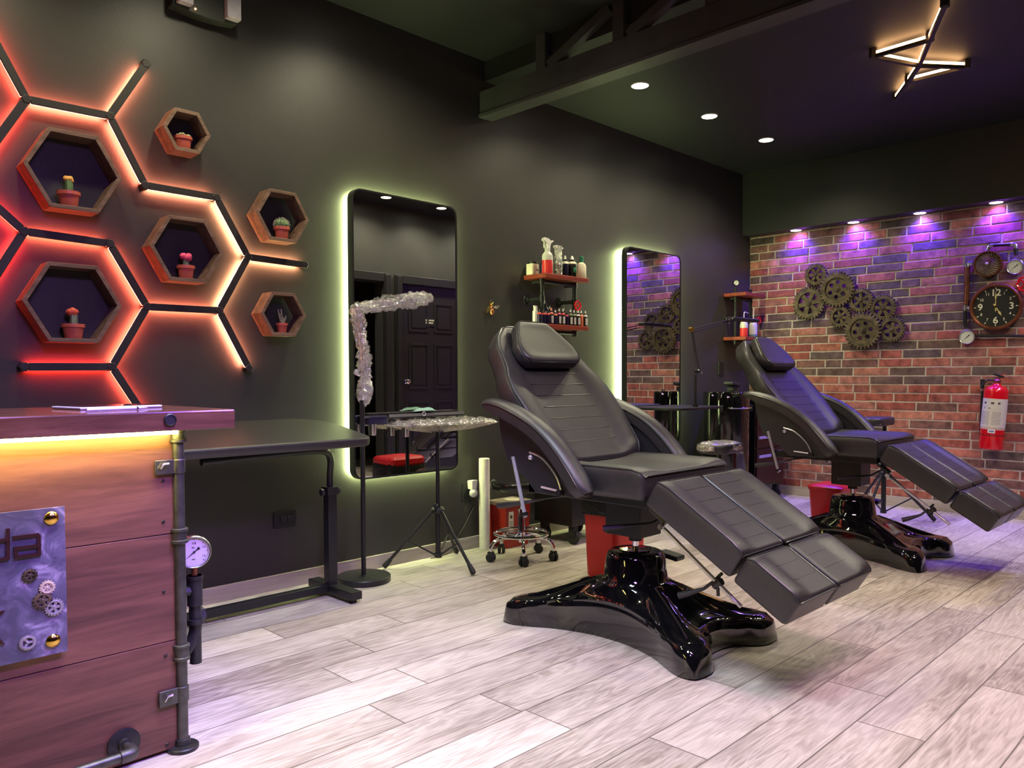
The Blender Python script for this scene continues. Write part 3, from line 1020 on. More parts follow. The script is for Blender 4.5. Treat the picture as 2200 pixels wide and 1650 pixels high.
# ================================================================== RECLINING CHAIRS
def make_chair():
    t = thing('reclining_chair', 'x', 'chair', (0, 0, 0), 'black reclining treatment chairs')
    B = dict(local=True)
    # ---- moulded base
    q = [(.170, 0), (.180, .11), (.222, .24), (.274, .33), (.306, .395), (.308, .445), (.286, .470), (.214, .474), (.166, .454), (.128, .415), (.075, .382), (0, .372)]
    ctl = [V((x, y, 0)) for x, y in q] + [V((-x, y, 0)) for x, y in q[::-1][1:]] + [V((x, -y, 0)) for x, y in [(-a, b) for a, b in q[1:]]] + [V((x, -y, 0)) for x, y in q[::-1][1:-1]]
    out = catmull(ctl, 4, True)
    n = len(out)
    rs = []
    prof = [(0.0, .10, .334), (0.0, .112, .328), (0.0, .120, .312), (0.0, .126, .27), (0.0, .131, .225), (0.0, .150, .213)]
    for s_, r_, z_ in prof:
        rs.append([V((r_ * p.normalized().x, r_ * p.normalized().y, z_)) for p in out])
    for s_ in (.12, .25, .38, .5, .62, .74, .84, .92):
        ring = []
        for p in out:
            c_ = p.normalized() * .15
            R_ = p.length
            zl = .096 + .050 * max(0, min(1, (.42 - R_) / .25))
            k_ = (1 - s_) ** 1.45
            zz = zl + (.213 - zl) * k_
            pt = c_.lerp(p, s_)
            zz += .006 * math.sin(9 * s_) * (1 if R_ > .3 else .3)
            ring.append(V((pt.x, pt.y, zz)))
        rs.append(ring)
    for s_, dz in ((.965, -.004), (.99, -.014), (1.0, -.03)):
        ring = []
        for p in out:
            zl = .096 + .050 * max(0, min(1, (.42 - p.length) / .25))
            pt = p * s_
            ring.append(V((pt.x, pt.y, zl + dz)))
        rs.append(ring)
    rs.append([V((p.x * 1.012, p.y * 1.012, .03)) for p in out])
    rs.append([V((p.x * 1.02, p.y * 1.02, .006)) for p in out])
    rs.append([V((p.x * 1.0, p.y * 1.0, .0)) for p in out])
    mb = MB().rings(rs)
    base = mb.build('base', m_gloss_black, t, ang=60, **B)
    # ribs moulded into the front pair of legs
    for sx in (-1, 1):
        for sy in (-1, 1):
            pts = [V((sx * x, sy * y, z)) for x, y, z in ((.06, .12, .205), (.115, .21, .170), (.17, .30, .135), (.225, .375, .108), (.25, .41, .094))]
            MB().tube(catmull(pts, 5), .012, 8, rad=[.02 - .008 * k_ / 20 for k_ in range(21)]).build('base_rib', m_gloss_black, base, **B)
    MB().lathe([(.07, .328), (.066, .340), (.03, .342)], n=28).build('base_collar', m_gloss_black, base, **B)
    # ---- hydraulic column
    MB().lathe([(.014, .34), (.014, .40)], n=18).build('piston', m_chrome, t, **B)
    MB().lathe([(.028, .375), (.026, .42)], n=18).build('column_sleeve', m_black_metal, t, **B)
    MB().box2((-.075, -.075, .40), (.075, .10, .552)).build('lift_box', m_black_metal, t, smooth=False, bevel=.004, **B)
    fr_ = MB().box2((-.20, -.23, .552), (-.165, .42, .590)).box2((.165, -.23, .552), (.20, .42, .590)).box2((-.20, -.25, .552), (.20, -.21, .590)).box2((-.20, .385, .552), (.20, .42, .590))
    fr_.box2((-.17, -.10, .550), (.17, .12, .588))
    fr_.build('seat_frame', m_black_metal, t, smooth=False, bevel=.003, **B)
    # ---- seat
    pipe = MB()

    def dish(a, l):
        return .020 * abs(a) ** 2.5 - .004 + (.010 * math.exp(-((abs(a) - .72) / .12) ** 2))
    sm = pad(MB(), (0, .225, .592), (1, 0, 0), (0, -1, 0), (0, 0, 1), .475, lambda l: .300, .105, .022, dish, pipe=pipe)
    seat = sm.build('seat', m_leather, t, ang=60, **B)
    pipe.build('piping', m_piping, seat, **B)
    # ---- backrest
    th = math.radians(50.0)
    D = V((0, math.cos(th), math.sin(th)))
    N_ = V((0, -math.sin(th), math.cos(th)))
    O = V((0, .165, .705)) - N_ * .085
    wt = [(0, .270), (.10, .296), (.25, .322), (.36, .328), (.44, .312), (.50, .282), (.56, .266), (.62, .254), (.68, .218), (.72, .172), (.76, .125)]
    pipe = MB()

    def bols(a, l):
        a = abs(a)
        e = .030 / (1 + math.exp(-(a - .66) * 22)) * (1 - .5 * l)
        return e - .006
    bm = pad(MB(), O, (1, 0, 0), D, N_, .76, lambda l: lerp_tab(wt, l), .085, .024, bols, rows=24, nf=22, pipe=pipe)
    back = bm.build('backrest', m_leather, t, ang=60, **B)
    pipe.build('piping', m_piping, back, **B)
    # stitched seams across the middle of the back
    sb = MB()
    for k_ in range(7):
        l = .10 + k_ * .062
        pts = [O + D * l + V((a * .175, 0, 0)) + N_ * (.085 + bols(a * .58, l) + .0002) for a in [-1 + .2 * j for j in range(11)]]
        sb.tube(pts, .0011, 5)
    sb.build('stitching', m_piping, back, **B)
    # ---- head cushion
    wh = [(0, .168), (.045, .192), (.09, .190), (.15, .160), (.20, .128), (.248, .096)]
    pipe = MB()
    hp = pad(MB(), O + D * .488 + N_ * .082, (1, 0, 0), D, N_, .248, lambda l: lerp_tab(wh, l), .070, .024, lambda a, l: -.006 * (1 - a * a), rows=12, pipe=pipe, pr=.003)
    head = hp.build('head_cushion', m_leather, t, ang=60, **B)
    pipe.build('piping', m_piping, head, **B)
    # ---- leg rests: two calf pads and two foot pads
    th = math.radians(31.5)
    D = V((0, -math.cos(th), -math.sin(th)))
    N_ = V((0, -math.sin(th), math.cos(th)))
    O = V((0, -.305, .675)) - N_ * .105
    for nm, l0, ll in (('calf_pad', 0, .402), ('foot_pad', .414, .215)):
        for sx in (-1, 1):
            pipe = MB()
            pm = pad(MB(), O + D * l0 + V((sx * .1515, 0, 0)), (1, 0, 0), D, N_, ll, lambda l: .1465, .105, .016,
                     (lambda a, l, sx=sx: .014 / (1 + math.exp(-(a * sx - .45) * 14)) - .002), pipe=pipe, pr=.0035, rows=10)
            po = pm.build(nm, m_leather, t, ang=60, **B)
            pipe.build('piping', m_piping, po, **B)
            sb = MB()
            for k_ in range(1, int(ll / .062)):
                l = l0 + k_ * .068
                pts = [O + D * l + V((sx * .1515 + a * .085 - sx * .03, 0, 0)) + N_ * (.105 + .014 / (1 + math.exp(-((a * .085 - sx * .03) / .1465 * sx - .45) * 14)) - .0018) for a in [-1 + .25 * j for j in range(9)]]
                sb.tube(pts, .0009, 5)
            sb.build('stitching', m_piping, po, **B)
    # frame under the leg rest
    mb = MB()
    for sx in (-.2, .2):
        mb.tube([V((sx, -.235, .565)), O + D * .06 + V((sx, 0, 0)) - N_ * .012, O + D * .38 + V((sx, 0, 0)) - N_ * .010], .009)
    mb.box(O + D * .20 - N_ * .006, (.44, .05, .008), Matrix.Rotation(th, 3, 'X'))
    mb.build('leg_rest_frame', m_black_metal, t, **B)
    for sx in (-1, 1):
        a, b_ = V((sx * .205, -.26, .50)), V((sx * .205, -.59, .262))
        MB().cyl(a, b_, .0075, n=12).build('support_rod', m_rod, t, **B)
        MB().cyl(V((sx * .205, -.285, .49)) + V((0, 0, .02)), V((sx * .205, -.22, .555)), .012, n=10).build('rod_hinge', m_black_metal, t, **B)
        MB().cyl(V((sx * .215, -.275, .497)), V((sx * .228, -.275, .497)), .011, n=14).build('hinge_bolt', m_chrome, t, **B)
    # clamp with lever on the rod
    a = V((-.205, -.50, .327))
    lv = MB().tube([a + V((.03, .0, .03)), a + V((.02, .03, -.005)), a + V((.0, .055, -.03)), a + V((-.02, .11, -.055)), a + V((-.03, .14, -.066))], .008, 8, rad=[.006, .006, .006, .011, .013])
    lv.cyl(a + V((.0, -.015, .01)), a + V((0, .015, -.012)), .014).cyl(a, a + V((0.004, .0, -.045)), .006).build('clamp_lever', m_black_plastic, t, **B)
    # foot pedal and tilt lever by the column
    pd = MB().box((.20, -.04, .285), (.065, .10, .022), Matrix.Rotation(.12, 3, 'X')).box((.185, .02, .285), (.05, .03, .03))
    pd.build('foot_pedal', m_black_plastic, t, smooth=False, bevel=.006, **B)
    MB().tube([V((.195, .0, .275)), V((.17, .02, .24)), V((.12, .02, .22))], .009).build('pedal_arm', m_chrome, t, **B)
    MB().tube([V((-.02, -.20, .52)), V((-.09, -.14, .475)), V((-.165, -.06, .462)), V((-.215, .0, .452))], .007, 8, rad=[.005, .005, .009, .013]).build('tilt_lever', m_black_plastic, t, **B)
    MB().cyl((.02, -.245, .53), (.035, -.30, .45), .007).build('lever_pin', m_chrome, t, **B)
    # ---- arms
    for sx in (-1, 1):
        x = sx * .362
        cp = [V((x, .52, .945)), V((x, .45, .950)), V((x, .34, .925)), V((x, .20, .865)), V((x, .09, .785)), V((x, .0, .690)), V((x, -.055, .615))]
        cv = catmull(cp, 5)
        m_ = len(cv)
        rs, pl_, pr_ = [], [], []
        for i, p in enumerate(cv):
            tt = (cv[min(i + 1, m_ - 1)] - cv[max(i - 1, 0)]).normalized()
            nn = V((0, tt.z, -tt.y)) if tt.y < 0 else V((0, -tt.z, tt.y))
            if nn.z < 0: nn = -nn
            k_ = i / (m_ - 1)
            hw = .045 * (1 - .75 * max(0, 1 - k_ / .10) ** 2) * (1 - .45 * max(0, (k_ - .88) / .12) ** 2)
            ht = .055 * (.25 + .75 * min(1, k_ / .25)) * (1 - .3 * max(0, (k_ - .9) / .1) ** 2)
            sec = [(-hw, -ht), (-hw, -.018), (-hw * .93, -.006), (-hw * .7, .003), (-hw * .3, .008), (0, .009), (hw * .3, .008), (hw * .7, .003), (hw * .93, -.006), (hw, -.018), (hw, -ht)]
            rs.append([p + V((a, 0, 0)) + nn * b_ for a, b_ in sec])
            pl_.append(p + V((-hw, 0, 0)) + nn * -.012)
            pr_.append(p + V((hw, 0, 0)) + nn * -.012)
        arm = MB().rings(rs).build('armrest', m_leather, t, ang=60, **B)
        MB().tube(pl_ + pr_[::-1], .003, 6, closed=True).build('piping', m_piping, arm, **B)
        # side bracket between arm, back and frame
        poly = [(.46, .915), (.33, .89), (.20, .83), (.09, .75), (.00, .66), (-.04, .60), (.02, .585), (.24, .585), (.30, .64), (.40, .70), (.44, .80)]
        br = MB()
        xx = sx * .335
        br.mesh2d(plate([poly], .016, .002), lambda a, b_, c, xx=xx: V((xx + c, a, b_)))
        br.build('arm_bracket', m_leather_side, t, smooth=False, **B)
        MB().cyl((sx * .17, .10, .575), (sx * .37, .10, .60), .012).build('bracket_pin', m_black_metal, t, **B)
        xo = sx * .350
        MB().tube(catmull([V((xo, .27, .745)), V((xo, .20, .725)), V((xo, .13, .665)), V((xo, .10, .605))], 5), .0045).build('guide_arc', m_rod, t, **B)
        MB().tube([V((xo, .205, .61)), V((xo, .10, .602))], .0045).build('guide_bar', m_rod, t, **B)
        MB().ball((sx * .353, .262, .725), .011).build('bolt_head', m_rod, t, **B)
        MB().cyl((sx * .345, .37, .72), (sx * .345, .30, .475), .0085).build('recline_rod', m_rod, t, **B)
        MB().cyl((sx * .335, .30, .49), (sx * .362, .30, .49), .009).build('rod_end', m_chrome, t, **B)
    MB().tube([V((-.20, .12, .575)), V((-.27, .24, .555)), V((-.33, .33, .530)), V((-.36, .41, .515)), V((-.365, .44, .510))], .007, 8, rad=[.005, .005, .008, .013, .012]).build('recline_lever', m_black_plastic, t, **B)
    return t


ch = make_chair()
ch.location = (2.63, 1.91, 0)
ch['label'] = 'black reclining treatment chair in front, nearest the camera, red bin behind its base'
c2 = copy_tree(ch)
c2.location = (4.75, 1.86, 0)
c2['label'] = 'black reclining treatment chair farther back, beside the brick wall and below the gears'

# ================================================================== STOOL
sx, sy = 3.205, 3.13
stl = thing('rolling_stool', 'round black stool on a chrome five-castor base beside the white paper roll', 'stool', (sx, sy, 0))
MB().lathe([(.02, .402), (.160, .402), (.176, .412), (.180, .430), (.178, .448), (.165, .460), (.10, .4635), (.001, .464)], (sx, sy, 0), n=36).build('seat', mat('glossy_black_vinyl', (.012, .012, .012), rough=.25, coat=.3), stl, ang=60)
MB().lathe([(.045, .385), (.05, .402)], (sx, sy, 0), n=20).lathe([(.022, .36), (.03, .388)], (sx, sy, 0)).build('seat_mount', m_black_metal, stl)
MB().lathe([(.012, .19), (.012, .37)], (sx, sy, 0)).lathe([(.020, .10), (.020, .285), (.017, .29)], (sx, sy, 0), n=20).build('gas_column', m_chrome, stl)
MB().tube([V((sx + .155 * math.cos(a), sy + .155 * math.sin(a), .15)) for a in [2 * math.pi * k / 40 for k in range(40)]], .008, 8, closed=True).build('foot_ring', m_chrome, stl)
rb = MB()
for k in range(4):
    a = math.pi / 2 * k + .5
    rb.tube([V((sx + .02 * math.cos(a), sy + .02 * math.sin(a), .16)), V((sx + .155 * math.cos(a), sy + .155 * math.sin(a), .15))], .005)
rb.build('ring_spokes', m_chrome, stl)
for k in range(5):
    a = math.radians(-132 + 72 * k)
    c_, s_ = math.cos(a), math.sin(a)
    pts = catmull([V((sx + r_ * c_, sy + r_ * s_, z_)) for r_, z_ in ((.015, .125), (.09, .128), (.155, .118), (.185, .085), (.188, .058))], 4)
    MB().tube(pts, .0105, 10).build('leg', m_chrome, stl)
    cs = MB()
    px, py = sx + .188 * c_, sy + .188 * s_
    a2 = a + .8
    d = V((math.cos(a2), math.sin(a2), 0))
    o_ = V((px, py, .025)) + V((-d.y, d.x, 0)) * .0
    for sg in (-1, 1):
        cs.lathe([(.018, 0), (.025, .003), (.025, .013), (.018, .017)], o_ + d * (sg * .004 if sg > 0 else -.021), d, 20)
    cs.box(o_ + V((0, 0, .022)), (.03, .03, .022), Matrix.Rotation(a2, 3, 'Z'))
    cs.build('castor', m_rubber, stl, bevel=.001)

# ================================================================== FLOOR MAGNIFIER LAMP wrapped in film
lx, ly = 2.286, 3.37
lamp = thing('magnifier_lamp', 'black floor magnifier lamp wrapped in clear film, on a round base before the large mirror', 'lamp', (lx, ly, 0))
MB().lathe([(.134, 0), (.138, .004), (.138, .026), (.134, .031), (.02, .034)], (lx, ly, 0), n=44).build('base', m_black_metal, lamp)
pz = P(783, 868, y=ly).z
MB().lathe([(.0125, .03), (.0125, pz + .02)], (lx, ly, 0), n=16).build('pole', m_black_metal, lamp)
AP = [P(u, v, y=ly) for u, v in ((781, 870), (780, 830), (779, 790), (776, 750), (771, 705), (766, 662))]
MB().tube(AP, .007, 10).build('lower_arm', m_steel, lamp)
AQ = [P(u, v, y=ly) for u, v in ((766, 662), (800, 659), (850, 652), (880, 646))]
MB().tube(AQ, .009, 10).build('upper_arm', m_steel, lamp)
hc = P(892, 644, y=ly)
hm = MB()
fh = frame(hc, (1, 0, .1), (.1, -.25, 1), (-.1, 1, .25))
ring = [fh(.075 * math.cos(a), .026 * math.sin(a), 0) for a in [2 * math.pi * k / 32 for k in range(32)]]
hm.tube(ring, .012, 10, closed=True)
hm.build('lamp_head', m_white_plastic, lamp)


def crumple(pts, rad, n=14, amp=.35, seed=1, per=4, sq=1.0):
    rnd = random.Random(seed)
    pts = catmull(pts, per)
    m_ = len(pts)
    mb = MB()
    rs = []
    for i, p in enumerate(pts):
        t_ = (pts[min(i + 1, m_ - 1)] - pts[max(i - 1, 0)]).normalized()
        g = V((0, 1, 0))
        e1 = (g - t_ * g.dot(t_)).normalized()
        e2 = t_.cross(e1)
        r_ = rad(i / (m_ - 1))
        rs.append([p + (e1 * math.cos(2 * math.pi * k / n) * sq + e2 * math.sin(2 * math.pi * k / n)) * r_ * (1 + rnd.uniform(-amp, amp)) + t_ * rnd.uniform(-.006, .006) for k in range(n)])
    mb.rings(rs)
    return mb


f1 = crumple([P(u, v, y=ly) for u, v in ((783, 872), (783, 850), (785, 820), (786, 800), (783, 780), (780, 750), (774, 715), (768, 680), (766, 655))],
             lambda k: .027 + .009 * math.sin(k * 9) ** 2 - .018 * max(0, 1 - k * 12), seed=3, per=6)
f1.build('film_wrap', m_film, lamp, ang=10)
f2_ = crumple([P(u, v, y=ly) for u, v in ((762, 664), (785, 661), (820, 656), (850, 651), (875, 646), (900, 643), (930, 641))],
              lambda k: .028 + .012 * math.exp(-((k - .75) / .2) ** 2) - .022 * max(0, (k - .93) / .07), seed=5, per=6)
f2_.build('film_wrap', m_film, lamp, ang=10)
fl = MB()
pf = P(772, 790, y=ly)
fl.add([pf, pf + V((-.03, .0, -.01)), pf + V((-.015, -.02, -.045)), pf + V((.01, -.01, -.04)), pf + V((-.045, -.01, -.03))], [(0, 1, 4), (0, 4, 2), (0, 2, 3)])
fl.build('film_flap', m_film, lamp, smooth=False)


# ================================================================== TRIPOD STANDS WITH TRAY
def tripod(x, y, ztop, a0, label, spread=.31, name='tray_stand', cat='stand', zc=.33, pr=.015, knob=True):
    t = thing(name, label, cat, (x, y, 0))
    MB().lathe([(pr, .05), (pr, zc + .02)], (x, y, 0), n=14).build('outer_tube', m_black_metal, t)
    MB().lathe([(pr * .75, zc), (pr * .75, ztop)], (x, y, 0), n=14).build('pole', m_black_metal, t)
    MB().lathe([(.03, zc), (.038, zc - .012), (.034, zc - .03), (.02, zc - .036)], (x, y, 0), n=16).lathe([(.022, .05), (.022, .075)], (x, y, 0), n=14).build('collar', m_black_plastic, t)
    if knob:
        MB().cyl((x, y, zc + .01), (x - .03, y - .02, zc + .012), .005).cyl((x - .028, y - .018, zc + .012), (x - .044, y - .03, zc + .013), .013, n=8).build('knob', m_black_plastic, t)
    for k in range(3):
        a = math.radians(a0 + 120 * k)
        d = V((math.cos(a), math.sin(a), 0))
        c0 = V((x, y, 0))
        top = c0 + d * .03 + V((0, 0, zc - .02))
        foot = c0 + d * spread + V((0, 0, .012))
        MB().tube([top, top.lerp(foot, .93)], .0095, 10).build('leg', m_black_metal, t)
        MB().tube([top.lerp(foot, .86), top.lerp(foot, .97), foot + V((0, 0, .001))], .014, 10, rad=[.012, .016, .013]).build('rubber_foot', m_rubber, t)
        mid = top.lerp(foot, .52)
        MB().tube([c0 + d * .018 + V((0, 0, .065)), mid], .0055, 8).build('brace', m_black_metal, t)
        MB().ball(mid, .009).build('rivet', m_steel, t)
    return t


tz = .806
tx, ty = 2.757, 3.34
st1 = tripod(tx, ty, tz - .02, -91, 'black tripod stand with a film-wrapped rectangular tray before the large mirror', spread=.30)
ty0, ty1 = 3.20, 3.46
tx0, tx1 = 2.50, 3.07
MB().box2((tx0, ty0, tz - .015), (tx1, ty1, tz)).build('tray', m_steel, st1, smooth=False, bevel=.004)
rnd = random.Random(5)
fm = MB()
nx, ny = 26, 12
g = []
for i in range(nx + 1):
    for j in range(ny + 1):
        u_, v_ = i / nx, j / ny
        x_ = tx0 - .012 + (tx1 - tx0 + .024) * u_
        y_ = ty0 - .012 + (ty1 - ty0 + .024) * v_
        ed = min(u_, 1 - u_, v_, 1 - v_)
        z_ = tz + .009 + rnd.uniform(-.008, .010) - (.02 if ed == 0 else 0)
        g.append(V((x_ + rnd.uniform(-.003, .003), y_ + rnd.uniform(-.003, .003), z_)))
fm.add(g, [(i * (ny + 1) + j, (i + 1) * (ny + 1) + j, (i + 1) * (ny + 1) + j + 1, i * (ny + 1) + j + 1) for i in range(nx) for j in range(ny)])
fc = V((tx, ty, tz - .06))
rim = [g[i * (ny + 1)] for i in range(nx + 1)] + [g[nx * (ny + 1) + j] for j in range(1, ny + 1)] + [g[i * (ny + 1) + ny] for i in range(nx - 1, -1, -1)] + [g[j] for j in range(ny - 1, 0, -1)]
inner = [p.lerp(fc, .78) + V((0, 0, -.004 + rnd.uniform(-.006, .006))) for p in rim]
fm.rings([rim, [p.lerp(q_, .5) + V((0, 0, rnd.uniform(-.012, .004))) for p, q_ in zip(rim, inner)], inner], caps=False)
fm.build('film_wrap', m_film_warm, st1, ang=8)

# shallow black tray with cup holders behind it
bx0, bx1, bz = P(785, 885, y=3.475).x, P(978, 885, y=3.475).x, P(880, 884, y=3.475).z
wt_ = thing('wall_tray', 'narrow black tray against the large mirror, holding a pale green face mask', 'tray', ((bx0 + bx1) / 2, 3.46, bz - .04))
MB().box2((bx0, 3.445, bz - .028), (bx1, 3.465, bz)).box2((bx0, 3.40, bz - .032), (bx1, 3.465, bz - .024)).build('tray_body', m_black_plastic, wt_, smooth=False, bevel=.003)
MB().box2((bx0 + .10, 3.398, bz - .024), (bx1, 3.404, bz - .008)).build('front_rail', mat('grey_rail', (.22, .22, .2), rough=.4), wt_, smooth=False, bevel=.001)
MB().box2((bx0 - .03, 3.40, bz - .06), (bx0 + .09, 3.45, bz - .012)).build('cup_bracket', m_navy, wt_, smooth=False, bevel=.006)
for px in (800, 871):
    c0 = P(px, 915, y=3.41)
    MB().lathe([(.020, c0.z - .05 if px < 850 else c0.z - .06), (.024, c0.z + .01)], (c0.x, 3.41, 0), n=20).build('cup', m_chrome, wt_)
MB().tube([V((lx, 3.38, bz - .02)), V((bx0 + .04, 3.43, bz - .02))], .006).build('mounting_arm', m_black_metal, wt_)
# face mask on it
mk = MB()
c0 = P(912, 882, y=3.42)
n_ = 14
gr = []
for i in range(n_ + 1):
    for j in range(7):
        u_, v_ = i / n_ * 2 - 1, j / 6 * 2 - 1
        hh = .022 * (1 - abs(u_) ** 2.5) * (.7 + .5 * abs(u_ + .1) ** .6)
        gr.append(V((c0.x + u_ * .078, c0.y + v_ * .028 * (1 - .5 * abs(u_) ** 3), bz + .002 + hh * (1 - v_ * v_ * .8) * (.8 + .2 * math.cos(v_ * 12)))))
mk.add(gr, [(i * 7 + j, (i + 1) * 7 + j, (i + 1) * 7 + j + 1, i * 7 + j + 1) for i in range(n_) for j in range(6)])
mo = mk.build('face_mask', m_mask, None)
sol = mo.modifiers.new('thickness', 'SOLIDIFY'); sol.thickness = .002
prop(mo, 'pale green disposable face mask lying on the narrow black tray', 'face mask')
le = P(911, 889, y=3.395)
MB().tube([le + V((.011 * math.cos(a), 0, .011 * math.sin(a))) for a in [2 * math.pi * k / 18 for k in range(18)]], .0022, 6, closed=True).tube([V((c0.x - .07, 3.40, bz + .004)), V((c0.x - .03, 3.395, bz + .006)), le + V((0, 0, .011))], .0018).build('ear_loop', m_white_plastic, mo)

# ================================================================== SMALL THINGS ALONG THE WALL
pr_ = P(1043, 1180, z=0)
rl = MB().lathe([(.031, 0), (.033, .002), (.033, .553), (.031, .555), (.014, .555), (.014, .53), (.001, .53)], (3.235, 3.475, 0), n=28).build('paper_roll', m_paper, None)
prop(rl, 'tall white paper roll standing on the floor beside the black stool', 'paper roll')

bx = thing('sharps_container', 'red biohazard sharps box with grey lid on the floor behind the stool', 'container', (3.42, 3.44, 0))
MB().hexa([(3.325, 3.375, 0), (3.515, 3.375, 0), (3.515, 3.52, 0), (3.325, 3.52, 0), (3.31, 3.365, .262), (3.53, 3.365, .262), (3.53, 3.53, .262), (3.31, 3.53, .262)]).build('body', m_dark_red, bx, smooth=False, bevel=.006)
MB().box2((3.305, 3.36, .26), (3.535, 3.532, .285)).build('lid', mat('grey_brown_lid', s2l(150, 135, 115), rough=.4), bx, smooth=False, bevel=.006)
MB().lathe([(.05, .285), (.05, .290), (.045, .291)], (3.42, 3.42, 0), n=28).build('lid_label', m_cream_plastic, bx)
lbx = MB().box2((3.335, 3.364, .11), (3.375, 3.371, .225)).build('label_sticker', m_label, bx, smooth=False)
bh = MB()
fb = frame((3.355, 3.3635, .195), (1, 0, 0), (0, 0, 1), (0, -1, 0))
for k in range(3):
    a = math.radians(90 + 120 * k)
    cx, cz = .0065 * math.cos(a), .0065 * math.sin(a)
    bh.mesh2d(plate([circ(cx, cz, .0075, 18), circ(cx + .002 * math.cos(a), cz + .002 * math.sin(a), .005, 18)], .0006), fb)
bh.mesh2d(plate([circ(0, 0, .006, 18), circ(0, 0, .0045, 18)], .0008), fb)
for k in range(3):
    bh.box((3.355, 3.3635, .165 - k * .014), (.026, .0008, .003))
bh.build('biohazard_print', m_ink, lbx, smooth=False)

oc = P(1004, 1056, y=W1)
ot = thing('wall_outlet', 'black wall outlet low on the wall with a white air freshener plugged in', 'outlet', (oc.x, W1, oc.z))
MB().mesh2d(plate([rrect(.075, .115, .008)], .008, .001), wall1(oc, .004)).build('cover_plate', m_black_plastic, ot, smooth=False)
af = thing('air_freshener', 'white plug-in air freshener in the outlet left of the paper roll', 'air freshener', (oc.x, W1 - .02, oc.z))
ac = P(1016, 1050, y=W1 - .04)
MB().hexa([(ac.x - .018, W1 - .055, ac.z - .005), (ac.x + .018, W1 - .055, ac.z - .005), (ac.x + .016, W1 - .009, ac.z - .005), (ac.x - .016, W1 - .009, ac.z - .005),
           (ac.x - .024, W1 - .06, ac.z + .055), (ac.x + .024, W1 - .06, ac.z + .055), (ac.x + .02, W1 - .009, ac.z + .05), (ac.x - .02, W1 - .009, ac.z + .05)]).build('housing', m_white_plastic, af, smooth=False, bevel=.006)
MB().ball((ac.x, W1 - .045, ac.z - .025), .028, sc_=(1, .8, 1)).build('scent_bulb', m_clear_plastic, af)
cdp = [P(1019, 1085, y=W1 - .006), P(1010, 1105, y=W1 - .006), P(995, 1135, y=W1 - .006), P(985, 1150, y=W1 - .010), P(978, 1163, y=W1 - .02)]
c_ = MB().tube(catmull([V((oc.x, W1 - .012, oc.z - .02))] + cdp + [V((cdp[-1].x - .05, W1 - .03, .01)), V((cdp[-1].x - .22, W1 - .06, .008))], 5), .0028).build('power_cord', m_black_plastic, None)
prop(c_, 'thin black power cord running down from the outlet to the floor', 'cord')

o2 = P(611, 1115, y=W1)
op = thing('wall_socket', 'horizontal black wall socket under the padded black table', 'outlet', (o2.x, W1, o2.z))
MB().mesh2d(plate([rrect(.120, .078, .006)], .008, .001), wall1(o2, .004)).build('cover_plate', m_black_metal, op, smooth=False)
MB().mesh2d(plate([rrect(.034, .03, .004)], .005, .001), wall1(o2 + V((-.008, 0, 0)), .010)).mesh2d(plate([rrect(.034, .03, .004)], .005, .001), wall1(o2 + V((.03, 0, 0)), .010)).build('socket_insert', m_black_plastic, op, smooth=False)
o3 = P(1548, 792, y=W1)
os_ = MB().mesh2d(plate([rrect(.075, .115, .008)], .008, .001), wall1(o3, .004)).build('switch_plate', m_black_metal, None, smooth=False)
prop(os_, 'small dark switch plate on the black wall above the black barrel cabinet', 'switch')

# brass bee
bp_ = P(1056, 660, y=W1 - .02)
bee = thing('brass_bee', 'brass bee ornament on the black wall between mirror and bottle shelf', 'ornament', (bp_.x, W1, bp_.z))
fb = wall1(bp_, .02)
m_bee = mat('bronze_bee', s2l(170, 110, 70), rough=.3, metal=.8, var=.3, scale=80)
m_wing = film_mat('gauze_wing', tint=(.9, .75, .6), amount=.5, scale=90)
MB().ball(fb(.004, -.028, 0), .017, 14, 10, (.9, .8, 1.25)).ball(fb(0, 0, .002), .012, 12, 8).build('body', m_bee, bee)
MB().ball(fb(-.002, .016, .002), .008).build('head', m_brass, bee)
bl_ = MB()
for sgn in (-1, 1):
    bl_.tube([fb(sgn * .004, .02, .004), fb(sgn * .010, .034, .006), fb(sgn * .008, .044, .004)], .0012)
    for z_ in (.004, -.008, -.020):
        bl_.tube([fb(sgn * .008, z_, 0), fb(sgn * .022, z_ + .002, .008), fb(sgn * .028, z_ - .014, -.012)], .0014)
bl_.build('legs', m_brass, bee)
MB().mesh2d(plate([[(.004, .0), (.03, .012), (.062, .018), (.066, .012), (.05, -.004), (.02, -.010)]], .0008), fb, .006).build('wing', m_wing, bee, smooth=False)
MB().mesh2d(plate([[(-.004, .0), (-.016, .022), (-.024, .030), (-.028, .02), (-.02, .0)]], .0008), fb, .006).build('wing', m_brass, bee, smooth=False)


# ================================================================== HEXAGON SHELVES AND CACTI
def hexv(c, r):
    return [V((c[0] + r * math.cos(math.pi / 3 * k), 0, c[1] + r * math.sin(math.pi / 3 * k))) for k in range(6)]


def hex_shelf(uL, uR, vc, label, dep=.10, tk=.016):
    yf = W1 - dep
    a, b_ = P(uL[0], uL[1], y=yf), P(uR[0], uR[1], y=yf)
    c = ((a.x + b_.x) / 2, (a.z + b_.z) / 2)
    r = (b_.x - a.x) / 2
    t = thing('hexagon_shelf', label, 'shelf', (c[0], W1, c[1]), 'hexagonal wooden wall shelves')
    o_, i_ = hexv(c, r), hexv(c, r - tk / .866)
    for k in range(6):
        k2 = (k + 1) % 6
        q_ = [V((p.x, W1 - .002, p.z)) for p in (o_[k], o_[k2], i_[k2], i_[k])] + [V((p.x, yf, p.z)) for p in (o_[k], o_[k2], i_[k2], i_[k])]
        MB().hexa(q_).build('board', m_hex_wood, t, smooth=False, bevel=.0015)
    return c, r, c[1] - r * .866 + tk


